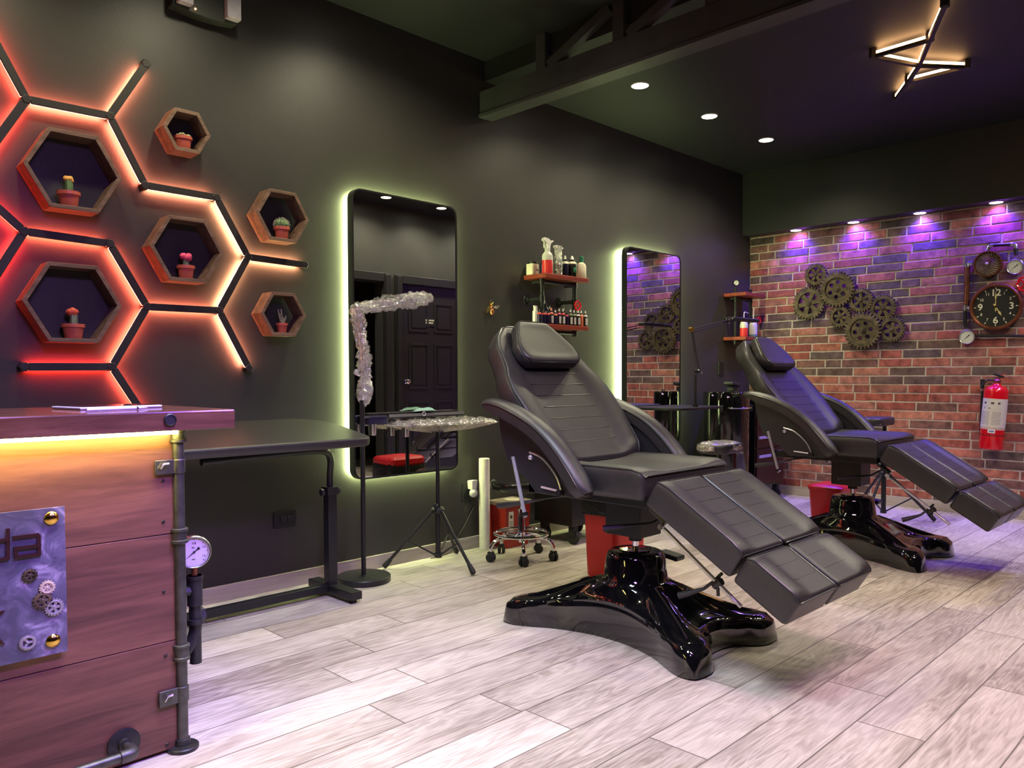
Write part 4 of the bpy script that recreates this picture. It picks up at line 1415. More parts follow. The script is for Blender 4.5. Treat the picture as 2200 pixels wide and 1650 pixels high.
SH = {}
for k_, uL, uR, lb in (('s1', (49, 351), (262, 382), 'large wooden hexagon shelf at upper left, holding the yellow-topped cactus'),
                       ('s2', (350, 271), (453, 291), 'small wooden hexagon shelf highest on the wall, with a pale succulent'),
                       ('s3', (550, 458), (664, 470), 'small wooden hexagon shelf with a round spiny cactus, nearest the mirror top'),
                       ('s4', (322, 529), (481, 543), 'middle-sized wooden hexagon shelf holding the pink-topped cactus'),
                       ('s5', (47, 645), (262, 657), 'large wooden hexagon shelf at lower left, holding the orange-red-topped cactus'),
                       ('s6', (560, 672), (658, 678), 'small wooden hexagon shelf lowest on the right, with a thin branching cactus')):
    SH[k_] = hex_shelf(uL, uR, None, lb)


def pot(u, zf, h, r, label, dep=.052):
    p = P(u, 500, y=W1 - dep)
    o_ = (p.x, W1 - dep, zf)
    t = thing('potted_cactus', label, 'cactus', o_, 'potted cacti in the hexagon shelves')
    MB().lathe([(r * .70, 0), (r * .72, .002), (r * .88, h * .76), (r, h * .77), (r, h), (r * .92, h), (r * .9, h * .9)], o_, n=28, caps=False).lathe([(r * .7, 0.001), (.0005, .001)], o_, n=28, caps=False).build('pot', m_pot, t)
    MB().lathe([(r * .9, h * .90), (.001, h * .94)], o_, n=24, caps=False).build('soil', m_soil, t)
    return t, V(o_)


def grafted(u, sh, h, r, stem_h, head_m, label, hr, seed):
    rnd = random.Random(seed)
    t, o_ = pot(u, sh[2], h, r, label)
    mb = MB()
    rs = []
    for j in range(6):
        z_ = h * .9 + stem_h * j / 5
        rs.append([o_ + V((math.cos(2 * math.pi * k / 12) * r * .36 * (1.15 if k % 4 == 0 else .85), math.sin(2 * math.pi * k / 12) * r * .36 * (1.15 if k % 4 == 0 else .85), z_)) for k in range(12)])
    mb.rings(rs).build('stem', m_cactus if seed == 1 else m_cactus_stem, t)
    hm_ = MB()
    for k in range(11):
        a = rnd.uniform(0, 6.28)
        d_ = hr * .55 * math.sqrt(rnd.random())
        hm_.ball(o_ + V((d_ * math.cos(a), d_ * .6 * math.sin(a), h * .9 + stem_h + hr * rnd.uniform(.05, .55))), hr * rnd.uniform(.38, .55), 10, 8)
    hm_.build('flower_head', head_m, t)


grafted(149, SH['s1'], .062, .043, .050, m_yellow_fl, 'potted grafted cactus with a yellow-orange head, in the upper large hexagon shelf', .022, 1)
grafted(398, SH['s4'], .060, .038, .036, m_pink_fl, 'potted grafted cactus with a bright pink head, in the middle hexagon shelf', .028, 2)
grafted(153, SH['s5'], .060, .043, .046, m_orange_fl, 'potted grafted cactus with an orange-red head, in the lower large hexagon shelf', .027, 3)
t, o_ = pot(396, SH['s2'][2], .058, .040, 'potted pale succulent in the highest small hexagon shelf')
mb = MB()
rnd = random.Random(4)
for k in range(26):
    a, d_ = rnd.uniform(0, 6.28), .030 * math.sqrt(rnd.random())
    mb.ball(o_ + V((d_ * math.cos(a), d_ * math.sin(a), .060 + rnd.uniform(-.004, .014) * (1 - d_ / .04))), .0065, 8, 6)
mb.build('rosettes', m_cactus_pale, t)
t, o_ = pot(605, SH['s3'][2], .060, .039, 'potted round spiny cactus in the small shelf nearest the mirror top')
mb = MB()
rs = []
for j in range(11):
    th_ = math.pi * (j / 10)
    rs.append([o_ + V((0, 0, .072)) + V((math.cos(2 * math.pi * k / 36) * math.sin(th_), math.sin(2 * math.pi * k / 36) * math.sin(th_), -math.cos(th_) * .85)) * .031 * (1 + .09 * math.cos(12 * 2 * math.pi * k / 36)) for k in range(36)])
mb.rings(rs).build('globe', m_cactus, t)
sp_ = MB()
for j in range(3, 10):
    for k in range(12):
        p = rs[j][k * 3]
        d_ = (p - (o_ + V((0, 0, .072)))).normalized()
        for q_ in range(2):
            e_ = (d_ + V((rnd.uniform(-.6, .6), rnd.uniform(-.6, .6), rnd.uniform(-.4, .4)))).normalized()
            sp_.tube([p, p + e_ * .008], .0007, 4)
sp_.build('spines', m_cream_plastic, t)
t, o_ = pot(603, SH['s6'][2], .048, .029, 'potted thin branching cactus in the lowest small hexagon shelf')
mb = MB()
for dx_, dy_, hh, bend in ((-.012, 0, .070, -.006), (.002, .0, .072, -.006), (-.004, .006, .05, -.002), (.012, 0, .040, .010), (.018, .004, .028, .004), (.006, -.006, .030, .004), (-.008, -.005, .030, 0)):
    b0 = o_ + V((dx_ * .4, dy_, .044))
    mb.tube(catmull([b0, b0 + V((dx_ * .5, 0, hh * .4)), b0 + V((dx_ * .7 + bend, 0, hh))], 4), .004, 8)
for k in range(12):
    mb.ball(o_ + V((rnd.uniform(-.008, .02), rnd.uniform(-.01, .01), .05 + rnd.uniform(0, .03))), .005, 8, 6)
mb.build('branches', m_cactus_pale, t)

# ================================================================== RECEPTION COUNTER
CT, CB = .959, .905      # counter top: upper and lower face
cy0 = 2.15
cx1 = 1.025
cnt = thing('reception_counter', 'wooden reception counter on black iron pipes, lit yellow under its top', 'counter', (0.2, 2.45, 0))
MB().box2((-1.2, cy0, CB), (cx1, 2.75, CT)).build('counter_top', m_counter_top, cnt, smooth=False, bevel=.004)
pxr = P(380, 1300, y=2.205).x
zs = [0.012, .148, .392, .650, CB - .002]
j1 = P(366, 1146.7, y=2.205).z
j2 = P(376, 1375, y=2.205).z
zs = [0.010, j2 - (j1 - j2), j2, j1, CB - .002]
zs = [0.010, j2, j1, CB - .002]
for a, b_ in zip(zs, zs[1:]):
    MB().box2((-1.2, 2.205, a + .001), (pxr, 2.235, b_ - .001)).build('front_plank', m_counter_wood, cnt, smooth=False, bevel=.0015)
MB().box2((-1.2, 2.24, .05), (pxr - .02, 2.70, CB - .01)).build('carcass', m_black_plastic, cnt, smooth=False)
MB().box2((-1.2, 2.162, CB - .009), (pxr - .005, 2.176, CB - .001)).build('led_strip', emis('yellow_counter_led', (.95, .80, .20), 100), cnt, smooth=False)
for (u, v) in ((350, 1033), (351, 1121), (352, 1272), (356, 1409), (359, 1600)):
    p = P(u, v, y=2.204)
    MB().lathe([(.005, 0), (.004, .0015), (.0005, .0015)], p, (0, -1, 0), 10).build('screw_head', m_black_metal, cnt)
p = P(365, 902, y=cy0)
MB().lathe([(.017, -.001), (.017, .004), (.014, .006), (.013, .004), (.0005, .004)], p, (0, -1, 0), 24).build('cable_grommet', m_black_plastic, cnt)
# upright pipe at the corner
ppx, ppy = .905, 2.215
pp = P(393, 1608, z=0)
ppx, ppy = pp.x, pp.y
zf = lambda v: P(392, v, y=ppy).z
pi_ = MB().lathe([(.0155, .01), (.0155, CB)], (ppx, ppy, 0), n=20).build('upright_pipe', m_iron, cnt)
MB().lathe([(.042, 0), (.043, .003), (.043, .009), (.040, .012), (.022, .014), (.020, .03), (.016, .032)], (ppx, ppy, 0), n=28).build('floor_flange', m_iron_dark, pi_)
for v0, v1 in ((920, 950), (1133, 1166), (1382, 1417)):
    za, zb = zf(v0), zf(v1)
    MB().lathe([(.020, zb), (.0235, zb + .002), (.0235, zb + .009), (.020, zb + .011), (.020, za - .011), (.0235, za - .009), (.0235, za - .002), (.020, za)], (ppx, ppy, 0), n=24).build('pipe_coupling', m_iron, pi_)
for v0, v1 in ((985, 1015), (1472, 1505)):
    za, zb = zf(v0), zf(v1)
    b_ = MB().lathe([(.0165, zb), (.0185, zb + .001), (.0185, za - .001), (.0165, za)], (ppx, ppy, 0), n=24)
    b_.box2((ppx - .066, 2.194, zb), (ppx - .004, 2.203, za))
    b_.build('pipe_clamp', m_iron, pi_, bevel=.0015)
    c_ = V((ppx - .045, 2.190, (za + zb) / 2 + .003))
    MB().tube([c_ + V((-.010, -.004, -.006)), c_ + V((-.002, -.006, .006)), c_ + V((.012, -.006, .007))], .0035, 8).build('clamp_tab', m_steel, pi_)
# foot rail
fl = P(265, 1597, y=2.203)
fr2 = MB().lathe([(.040, 0), (.042, .002), (.042, .007), (.038, .009), (.019, .011), (.017, .022), (.013, .024)], fl, (0, -1, 0), 28).build('rail_flange', m_iron_dark, cnt)
e_ = fl + V((0, -.075, 0))
MB().tube([fl + V((0, -.02, 0)), e_ + V((0, .02, 0))], .012, 14).build('rail_stub', m_iron, cnt)
MB().tube(catmull([e_ + V((0, .03, 0)), e_ + V((0, .008, 0)), e_ + V((-.008, -.002, 0)), e_ + V((-.034, -.004, 0))], 5), .0165, 14).build('rail_elbow', m_iron, cnt)
MB().tube([e_ + V((-.02, -.003, 0)), V((-1.2, e_.y - .003, e_.z))], .0125, 14).build('foot_rail', m_iron, cnt)
# gauge and side pipe beyond the upright
gc = P(417, 1186, y=2.30)
gz0 = P(417, 1236, y=2.30).z
gp = MB()
gp.lathe([(.022, P(417, 1300, y=2.30).z), (.022, gz0)], (gc.x, 2.30, 0), n=18).lathe([(.017, .20), (.017, P(417, 1300, y=2.30).z)], (gc.x, 2.30, 0), n=18)
gp.lathe([(.024, gz0 - .012), (.024, gz0)], (gc.x, 2.30, 0), n=18).lathe([(.024, gz0 - .145), (.024, gz0 - .13)], (gc.x, 2.30, 0), n=18)
gp.tube([V((gc.x, 2.30, .42)), V((gc.x - .06, 2.30, .42))], .016)
gp.tube(catmull([V((gc.x, 2.30, .36)), V((gc.x, 2.30, .30)), V((gc.x - .02, 2.30, .25)), V((gc.x - .05, 2.30, .235))], 5), .018, 14)
gp.lathe([(.03, 0), (.03, .02)], (gc.x + .012, 2.33, .33), (1, .2, 0), 8)
gp.build('side_pipe', m_iron_dark, cnt)


def gauge(fr, r, parent, needle=35, marks=True, rim=m_steel):
    g = MB().lathe([(r * .9, -.02), (r * 1.02, -.018), (r * 1.04, .004), (r * .98, .008), (r * .94, .006), (r * .93, 0)], fr(0, 0, 0), fr(0, 0, 1) - fr(0, 0, 0), 32).build('gauge', rim, parent)
    MB().mesh2d(plate([circ(0, 0, r * .95, 32)], .001), fr, 0).build('gauge_dial', m_dial_white, g, smooth=False)
    n_ = MB()
    if marks:
        for k in range(31):
            a = math.radians(225 - 270 * k / 30)
            r0 = .80 if k % 5 else .74
            c_, s_ = math.cos(a), math.sin(a)
            w_ = r * (.010 if k % 5 else .016)
            n_.mesh2d(plate([[(r * r0 * c_ + w_ * s_, r * r0 * s_ - w_ * c_), (r * .87 * c_ + w_ * s_, r * .87 * s_ - w_ * c_), (r * .87 * c_ - w_ * s_, r * .87 * s_ + w_ * c_), (r * r0 * c_ - w_ * s_, r * r0 * s_ + w_ * c_)]], .0004), fr, .001)
    a = math.radians(needle)
    c_, s_ = math.cos(a), math.sin(a)
    rot = lambda x, y: (x * c_ - y * s_, x * s_ + y * c_)
    n_.mesh2d(plate([[rot(-r * .68, 0), rot(0, -r * .035), rot(r * .18, -r * .03), rot(r * .40, -r * .10), rot(r * .40, r * .10), rot(r * .18, r * .03), rot(0, r * .035)]], .0006), fr, .0016)
    n_.mesh2d(plate([circ(0, 0, r * .07, 14)], .001), fr, .002)
    n_.build('needle', m_ink, g, smooth=False)
    return g


dirg = V((CAMPOS.x - gc.x, CAMPOS.y - 2.30, 0)).normalized()
dirg = (dirg * .5 + V((0, -1, 0)) * .5).normalized()
gf = frame((gc.x, 2.30, gc.z), (-dirg.y, dirg.x, 0), (0, 0, 1), dirg)
gg = gauge(gf, .047, cnt, 38)
gt = MB()
for tx_, (a, b_), sz in (('0.8', (0, .026), .009), ('1.2', (.027, .013), .008), ('1.6', (.027, -.014), .008), ('bar', (-.002, .014), .007), ('MPa', (-.002, -.022), .006)):
    gt.mesh2d(text(tx_, sz, .0004), lambda x, y, z, a=a, b_=b_: gf(x + a, y + b_, z), .001)
gt.build('gauge_numbers', m_ink, gg, smooth=False)
MB().cyl((gc.x, 2.30, gz0), (gc.x, 2.30, gc.z - .045), .009).build('gauge_stem', m_copper, gg)
# ---- engraved plate
sgx = P(141, 1200, y=2.19).x
sz1, sz0 = P(140, 1087, y=2.19).z, P(143, 1399, y=2.19).z


def marble(name):
    m = bpy.data.materials.new(name); m.use_nodes = True
    nt = m.node_tree; b = nt.nodes['Principled BSDF']
    b.inputs['Roughness'].default_value = .22
    tc = nt.nodes.new('ShaderNodeTexCoord')
    nz = nt.nodes.new('ShaderNodeTexNoise'); nz.inputs['Scale'].default_value = 14; nz.inputs['Detail'].default_value = 9; nz.inputs['Roughness'].default_value = .6; nz.inputs['Distortion'].default_value = 1.0
    nt.links.new(tc.outputs['Object'], nz.inputs['Vector'])
    cr = nt.nodes.new('ShaderNodeValToRGB')
    e = cr.color_ramp.elements
    e[0].position = .42; e[0].color = s2l(76, 74, 92) + (1,)
    e[1].position = .78; e[1].color = s2l(196, 186, 206) + (1,)
    k = e.new(.58); k.color = s2l(104, 98, 122) + (1,)
    nt.links.new(nz.outputs['Fac'], cr.inputs[0]); nt.links.new(cr.outputs[0], b.inputs['Base Color'])
    return m


sg = thing('name_plate', 'brushed grey metal plate with lettering and small gears, screwed to the counter front', 'sign', (sgx - .3, 2.2, (sz0 + sz1) / 2))
MB().box2((sgx - .62, 2.188, sz0), (sgx, 2.193, sz1)).build('plate', marble('mottled_grey_metal'), sg, smooth=False, bevel=.001)
for (u, v) in ((110, 1113), (114, 1376)):
    p = P(u, v, y=2.187)
    MB().lathe([(.005, -.012), (.005, .0), (.0165, .001), (.0165, .003), (.012, .008), (.004, .0105), (.0004, .011)], p, (0, -1, 0), 22).build('brass_screw', m_brass, sg)
    MB().cyl(p + V((0, .001, 0)), p + V((0, .017, 0)), .007).build('spacer', m_brass, sg)
m_letter = mat('dark_bronze_lettering', s2l(66, 38, 40), rough=.3, metal=.5)


def zp(u, v):
    q_ = P(u, v, y=2.186)
    return (q_.x, q_.z)


ft = lambda a, b_, c=0.0: V((a, 2.186 - c, b_))
def letter(strokes, polys=()):
    lt = MB()
    n0 = 0
    for pts in strokes:
        for (a, b_) in zip(pts, pts[1:]):
            n0 += 1
            pa, pb = V((*zp(*a), 0)), V((*zp(*b_), 0))
            d = (pb - pa).normalized()
            n_ = V((-d.y, d.x, 0)) * .0040
            pa, pb = pa - d * .0038, pb + d * .0038
            lt.mesh2d(plate([[((pa + n_).x, (pa + n_).y), ((pb + n_).x, (pb + n_).y), ((pb - n_).x, (pb - n_).y), ((pa - n_).x, (pa - n_).y)]], .005), ft, .0002 * n0)
    for pts in polys:
        lt.mesh2d(plate([[zp(*p) for p in pts]], .005), ft)
    lt.build('letter', m_letter, sg, smooth=False)


letter([[(17, 1139), (17, 1199), (-16, 1206), (-16, 1164), (17, 1159)]])
letter([[(31, 1155), (80, 1149), (83, 1152), (84, 1190), (35, 1197), (33, 1178), (84, 1172)]])
letter([], [[(-46, 1318), (-38, 1317), (-38, 1396), (-46, 1398)], [(-38, 1348), (3, 1312), (11, 1312), (-24, 1346), (11, 1384), (1, 1383), (-38, 1358)]])
m_silver = mat('satin_silver', s2l(176, 168, 190), rough=.35, metal=.7)
for (u, v), r, te, st_, m in (((64, 1236), .017, 12, 5, m_gear), ((101, 1262), .018, 16, 'holes', m_blade), ((91, 1290), .022, 14, 5, m_gear), ((116, 1304), .022, 18, 5, m_silver), ((59, 1380), .019, 26, 3, m_silver)):
    g = MB()
    c_ = P(u, v, y=2.187)
    gear(g, frame(c_, (1, 0, 0), (0, 0, 1), (0, -1, 0)), r, te, st_, .003)
    g.build('small_gear', m, sg, ang=30)

# tablet and stylus on the counter
t0_, t1_ = P(153, 872, z=CT + .003), P(330, 874, z=CT + .003)
tab = thing('tablet', 'slim white tablet lying on the counter top with its dark screen up', 'tablet', (t0_.x, t0_.y, CT))
ca = P(232, 874, z=CT + .004)
rt = Matrix.Rotation(.16, 3, 'Z')
MB().box((ca.x, ca.y, CT + .0045), (.245, .175, .007), rt).build('body', m_tablet, tab, smooth=False, bevel=.003)
MB().box((ca.x, ca.y, CT + .0083), (.222, .150, .0008), rt).build('screen', m_screen, tab, smooth=False)
s0, s1 = P(188, 880, z=CT + .01), P(352, 875, z=CT + .01)
sd = V((1, .03, 0)).normalized()
sa = P(185, 881, z=CT + .005)
sb_ = P(352, 874, z=CT + .005)
sb_ = sa + (sb_ - sa).normalized() * .19
sty = thing('stylus', 'white stylus lying on the counter edge in front of the tablet', 'stylus', sa)
dd = (sb_ - sa).normalized()
MB().cyl(sa, sa.lerp(sb_, .80), .0045, n=14).build('barrel', m_tablet, sty)
MB().cyl(sa.lerp(sb_, .80), sa.lerp(sb_, .83), .0046, n=14).build('grip_ring', m_black_plastic, sty)
MB().cyl(sa.lerp(sb_, .83), sb_, .0045, .001, n=14).build('tip', m_tablet, sty)

# ================================================================== PADDED WORK TABLE behind the counter
tbx = thing('padded_work_table', 'black padded work table with tilted rounded top on a T-shaped steel stand', 'table', (1.5, 3.2, 0))
A_ = P(757, 946, y=3.02)
zf_, zb_ = A_.z, A_.z + .075
xr = 2.10
dl = V((0, .47, zb_ - zf_))
pd_ = MB()
lp = []
for cx, cy_, r, a0 in ((xr - .16, .31, .16, 0), (0.95 + .08, .39, .08, 90), (0.95 + .08, .08, .08, 180), (xr - .05, .05, .05, 270)):
    for k in range(7):
        a = math.radians(a0 + 90 * k / 6)
        lp.append((cx + r * math.cos(a), cy_ + r * math.sin(a)))
tn = V((0, -(zb_ - zf_), .47)).normalized()
td = dl.normalized()
pd_.mesh2d(plate([lp], .022, .010), lambda a, b_, c: V((a, 3.02, zf_ - .012)) + td * b_ + tn * c)
pd_.build('padded_top', m_leather, tbx, ang=50)
lxp = 2.03
MB().tube(catmull([V((1.35, 3.14, .705)), V((1.80, 3.16, .715)), V((1.95, 3.19, .705)), V((2.015, 3.24, .66)), V((lxp, 3.27, .58)), V((lxp, 3.27, .45))], 6), .016, 12).build('bent_tube', m_black_metal, tbx)
MB().box2((lxp - .024, 3.246, .05), (lxp + .024, 3.294, .50)).build('leg_column', m_black_metal, tbx, smooth=False, bevel=.003)
MB().box2((lxp - .03, 3.24, .49), (lxp + .03, 3.30, .525)).cyl((lxp - .05, 3.27, .50), (lxp + .05, 3.27, .50), .008).build('clamp_collar', m_black_plastic, tbx, smooth=False, bevel=.003)
for s_ in (-1, 1):
    MB().lathe([(.010, 0), (.018, .003), (.018, .014), (.012, .017)], (lxp + s_ * .036, 3.27, .50), (s_, 0, 0), 8).build('knob', m_black_plastic, tbx, smooth=False)
MB().box2((lxp - .03, 3.05, .018), (lxp + .03, 3.43, .055)).build('foot_bar', m_black_metal, tbx, smooth=False, bevel=.003)
MB().box2((1.0, 3.25, .022), (lxp - .03, 3.29, .058)).build('stretcher', m_black_metal, tbx, smooth=False, bevel=.003)
MB().lathe([(.016, 0), (.016, .018)], (lxp, 3.08, 0), n=12).lathe([(.016, 0), (.016, .018)], (lxp, 3.40, 0), n=12).build('levelling_foot', m_rubber, tbx)
MB().box2((.97, 3.246, .018), (1.03, 3.294, .70)).box2((.97, 3.05, 0), (1.03, 3.43, .055)).build('leg_column', m_black_metal, tbx, smooth=False, bevel=.003)
for (u, v) in ((433, 984), (503, 979), (578, 973), (641, 968)):
    p = P(u, v, y=3.13)
    MB().lathe([(.005, .03), (.005, .008), (.018, .006), (.018, -.002)], p, (0, 0, 1), 6).build('knob', m_black_plastic, tbx, smooth=False)


# ================================================================== PIPE SHELVES WITH BOTTLES
def pipe_shelf(x0, x1, dep, zt, zl, pxs, label, up=0.0, pipe_out=.13):
    t = thing('pipe_shelf', label, 'shelf', ((x0 + x1) / 2, W1, zl), None)
    yf = W1 - dep
    for z_ in (zt, zl):
        MB().box2((x0, yf, z_ - .028), (x1, W1 - .004, z_)).build('shelf_board', m_shelf_wood, t, smooth=False, bevel=.002)
    yp = W1 - pipe_out
    zc = zl + .165
    for px in pxs:
        MB().lathe([(.013, zl - .06), (.013, zt + up)], (px, yp, 0), n=16).build('upright_pipe', m_iron_dark, t)
        for z_ in (zl - .045, zc, zt - .045):
            MB().lathe([(.013, -.022), (.0175, -.020), (.0175, .020), (.013, .022)], (px, yp, z_), n=16).build('pipe_fitting', m_iron_dark, t)
        MB().tube([V((px, yp, zc)), V((px, W1 - .01, zc))], .013, 14).build('wall_pipe', m_iron_dark, t)
        MB().tube([V((px, yp, zt - .045)), V((px, W1 - .05, zt - .045))], .013, 14).build('arm_pipe', m_iron_dark, t)
        MB().lathe([(.036, .0), (.037, .004), (.034, .008), (.02, .010), (.018, .022), (.013, .024)], (px, W1, zc), (0, -1, 0), 24).build('wall_flange', m_iron_dark, t)
    for z_ in (zt - .045, zl - .045):
        MB().tube([V((pxs[0], yp, z_)), V((pxs[1], yp, z_))], .013, 14).build('cross_pipe', m_iron_dark, t)
    return t


def valve_wheel(fr, r, parent, m=m_red_paint):
    g = MB()
    ring = []
    for k in range(48):
        a = 2 * math.pi * k / 48
        rr = r * (1 + .07 * math.cos(8 * a))
        ring.append(fr(rr * math.cos(a), rr * math.sin(a), 0))
    g.tube(ring, r * .16, 8, closed=True)
    for k in range(4):
        a = math.pi / 4 + math.pi / 2 * k
        g.tube([fr(0, 0, 0), fr(r * math.cos(a), r * math.sin(a), 0)], r * .10, 6)
    g.ball(fr(0, 0, 0), r * .24, 10, 8)
    return g.build('valve_wheel', m, parent)


S1T, S1L = 1.705, 1.385
S1X0, S1X1 = 3.653, 4.076
s1 = pipe_shelf(S1X0, S1X1, .20, S1T, S1L, (3.69, 4.01), 'two-tier wooden shelf on black pipes above the front chair, crowded with bottles')
vw = P(1241, 657, y=W1 - .155)
valve_wheel(frame(vw, (1, 0, 0), (0, 0, 1), (0, -1, 0)), .030, s1)
S2T, S2L = 1.772, 1.392
s2_ = pipe_shelf(6.165, 6.51, .215, S2T, S2L, (6.205, 6.47), 'two-tier wooden shelf on black pipes in the corner by the bricks', up=.05, pipe_out=.095)
gauge(frame((6.205, W1 - .10, S2T + .09), (.75, -.66, 0), (0, 0, 1), (-.66, -.75, 0)), .024, s2_, 40, False, m_black_metal)
valve_wheel(frame((6.49, W1 - .17, S2L + .155), (1, 0, 0), (0, 0, 1), (0, -1, 0)), .028, s2_)


def bot(name, label, cat, x, y, z, group='bottles on the front pipe shelf'):
    return thing(name, label, cat, (x, y, z), group)


def lz(z0, prof):
    return [(r, z0 + h) for r, h in prof]


def onz(u, v, y):
    return P(u, v, y=y).x


ys = W1 - .145
# cream jar with black lid
x_, ys = 3.690, W1 - .048
t = bot('cream_jar', 'square cream jar with black lid at the left end of the upper shelf', 'jar', x_, ys, S1T)
MB().mesh2d(plate([rrect(.062, .056, .010, 4)], .066, .003), lambda a, b_, c: V((x_ + a, ys + b_, S1T + .0365 + c))).build('body', m_cream_plastic, t)
MB().lathe([(.030, 0), (.031, .003), (.031, .018), (.029, .020)], (x_, ys, S1T + .071), n=24).build('lid', m_black_plastic, t)
lb = MB().box2((x_ - .002, ys - .0325, S1T + .022), (x_ + .026, ys - .0305, S1T + .050)).build('label_print', m_label, t, smooth=False)
MB().box2((x_ + .002, ys - .0332, S1T + .028), (x_ + .023, ys - .0325, S1T + .036)).box2((x_ + .006, ys - .0332, S1T + .042), (x_ + .022, ys - .0325, S1T + .044)).build('label_text', m_ink, lb, smooth=False)
# black dropper bottle behind
x_ = 3.748
t = bot('dropper_bottle', 'dark bottle with black cap between the cream jar and the red spray bottle', 'bottle', x_, W1 - .09, S1T)
MB().lathe([(.021, 0), (.022, .003), (.022, .075), (.012, .088), (.011, .092)], (x_, W1 - .09, S1T), n=20).build('body', m_navy, t)
MB().lathe([(.014, .090), (.014, .118), (.012, .120)], (x_, W1 - .09, S1T), n=18).build('cap', m_black_plastic, t)


def spray(x_, y_, z_, h, r, label, liquid, body, fill, headm, wrapped=False):
    t = bot('spray_bottle', label, 'bottle', x_, y_, z_)
    MB().lathe([(r * .97, 0), (r, .004), (r, h * fill)], (x_, y_, z_), n=24).build('liquid', liquid, t)
    MB().lathe([(r * 1.001, h * fill), (r, h * .80), (r * .93, h * .87), (r * .45, h * 1.02), (r * .42, h * 1.06)], (x_, y_, z_), n=24).build('body', body, t)
    hb = MB().lathe([(r * .55, h * 1.04), (r * .55, h * 1.16), (r * .42, h * 1.18)], (x_, y_, z_), n=18)
    f = frame((x_, y_, z_ + h), (1, 0, 0), (0, 0, 1), (0, -1, 0))
    k = h / .13
    hb.mesh2d(plate([[(-.012 * k, .018 * k), (.010 * k, .018 * k), (.016 * k, .040 * k), (.022 * k, .052 * k), (.040 * k, .062 * k), (.038 * k, .066 * k), (.018 * k, .060 * k), (.004 * k, .072 * k), (-.026 * k, .076 * k), (-.036 * k, .072 * k), (-.036 * k, .062 * k), (-.026 * k, .058 * k), (-.014 * k, .046 * k)]], .020 * k, .002), f)
    hb.build('spray_head', headm, t)
    MB().tube([f(-.026 * k, .056 * k, 0), f(-.030 * k, .035 * k, 0), f(-.027 * k, .016 * k, 0)], .004 * k, 8).build('trigger', headm, t)
    return t


y_ = W1 - .165
x_ = onz(1176, 585, y_)
sp1 = spray(x_, y_, S1T, .142, .0345, 'spray bottle of red liquid with white spray head, tallest on the shelf', m_red_liquid, m_clear_plastic, .60, m_white_plastic)
y_ = W1 - .13
x_ = onz(1199, 585, y_)
sp2 = spray(x_, y_, S1T, .125, .026, 'dark film-wrapped spray bottle right of the red spray bottle', m_navy, m_navy, .7, m_clear_plastic)
crumple([V((x_, y_, S1T + k)) for k in (.002, .05, .10, .14, .17, .20)], lambda k: .030 - .006 * k, seed=8, amp=.15).build('film_wrap', m_film, sp2, ang=10)


def nozzle_bottle(x_, y_, z_, r, h, label, low, high, name='ink_bottle', group='bottles on the front pipe shelf', cap=m_white_plastic, collar=m_black_plastic, n=18, lab=None, tall=.34):
    t = bot(name, label, 'bottle', x_, y_, z_, group)
    MB().lathe([(r * .96, 0), (r, .003), (r, h * .62)], (x_, y_, z_), n=n).build('body', low, t)
    MB().lathe([(r, h * .62), (r * .98, h * .66), (r * .6, h * .74), (r * .5, h * .75)], (x_, y_, z_), n=n).build('shoulder', high, t)
    MB().lathe([(r * .62, h * .735), (r * .62, h * .82), (r * .5, h * .83)], (x_, y_, z_), n=n).build('collar', collar, t)
    MB().lathe([(r * .42, h * .82), (r * .36, h * .90), (r * .14, h), (.0005, h)], (x_, y_, z_), n=12).build('nozzle', cap, t)
    if lab:
        MB().add([V((x_ + r * 1.01 * math.sin(a), y_ - r * 1.01 * math.cos(a), z_ + h * q_)) for q_ in (.10, .52) for a in [-.8 + .2 * k for k in range(9)]],
                 [(k, k + 1, k + 10, k + 9) for k in range(8)]).build('label_print', lab, t)
    return t


y_ = W1 - .10
x_ = onz(1214, 588, y_)
nozzle_bottle(x_, y_, S1T, .024, .150, 'navy bottle with cream shoulder and white nozzle, left one of two on the upper shelf', m_navy, m_cream_plastic, name='squeeze_bottle')
y_ = W1 - .095
x_ = onz(1229, 590, y_)
nb = nozzle_bottle(x_, y_, S1T + .006, .032, .150, 'wide squeeze bottle with round green emblem on a black label', m_black_plastic, m_cream_plastic, name='squeeze_bottle')
MB().lathe([(.0325, 0), (.0325, .008)], (x_, y_, S1T), n=24).build('base_band', m_cream_plastic, nb)
ef = frame((x_ - .004, y_ - .0332, S1T + .058), (1, 0, 0), (0, 0, 1), (0, -1, 0))
m_mint = mat('mint_green_print', s2l(90, 200, 160), rough=.5)
em = MB().mesh2d(plate([circ(0, 0, .018, 28), circ(0, 0, .0145, 28)], .001), ef).mesh2d(text('S', .026, .001, .0008), ef)
em.build('round_emblem', m_mint, nb, smooth=False)
y_ = W1 - .168
x_ = onz(1249, 592, y_)
t = bot('lotion_bottle', 'cream plastic bottle with tall green cap at the right end of the upper shelf', 'bottle', x_, y_, S1T)
MB().lathe([(.030, 0), (.032, .004), (.032, .078), (.026, .095), (.014, .103), (.013, .108)], (x_, y_, S1T), n=24).build('body', m_cream_plastic, t)
MB().lathe([(.0135, .104), (.0135, .142), (.011, .145)], (x_, y_, S1T), n=18).build('cap', m_green_cap, t)
y_ = W1 - .036
x_ = 4.050
t = bot('white_tube', 'small white slanted-cap bottle behind the green-capped bottle', 'bottle', x_, y_, S1T)
MB().lathe([(.020, 0), (.021, .003), (.021, .09), (.012, .10)], (x_, y_, S1T), n=18).build('body', m_white_plastic, t)
MB().lathe([(.013, .10), (.013, .125)], (x_, y_, S1T), n=14).build('cap', m_white_plastic, t)

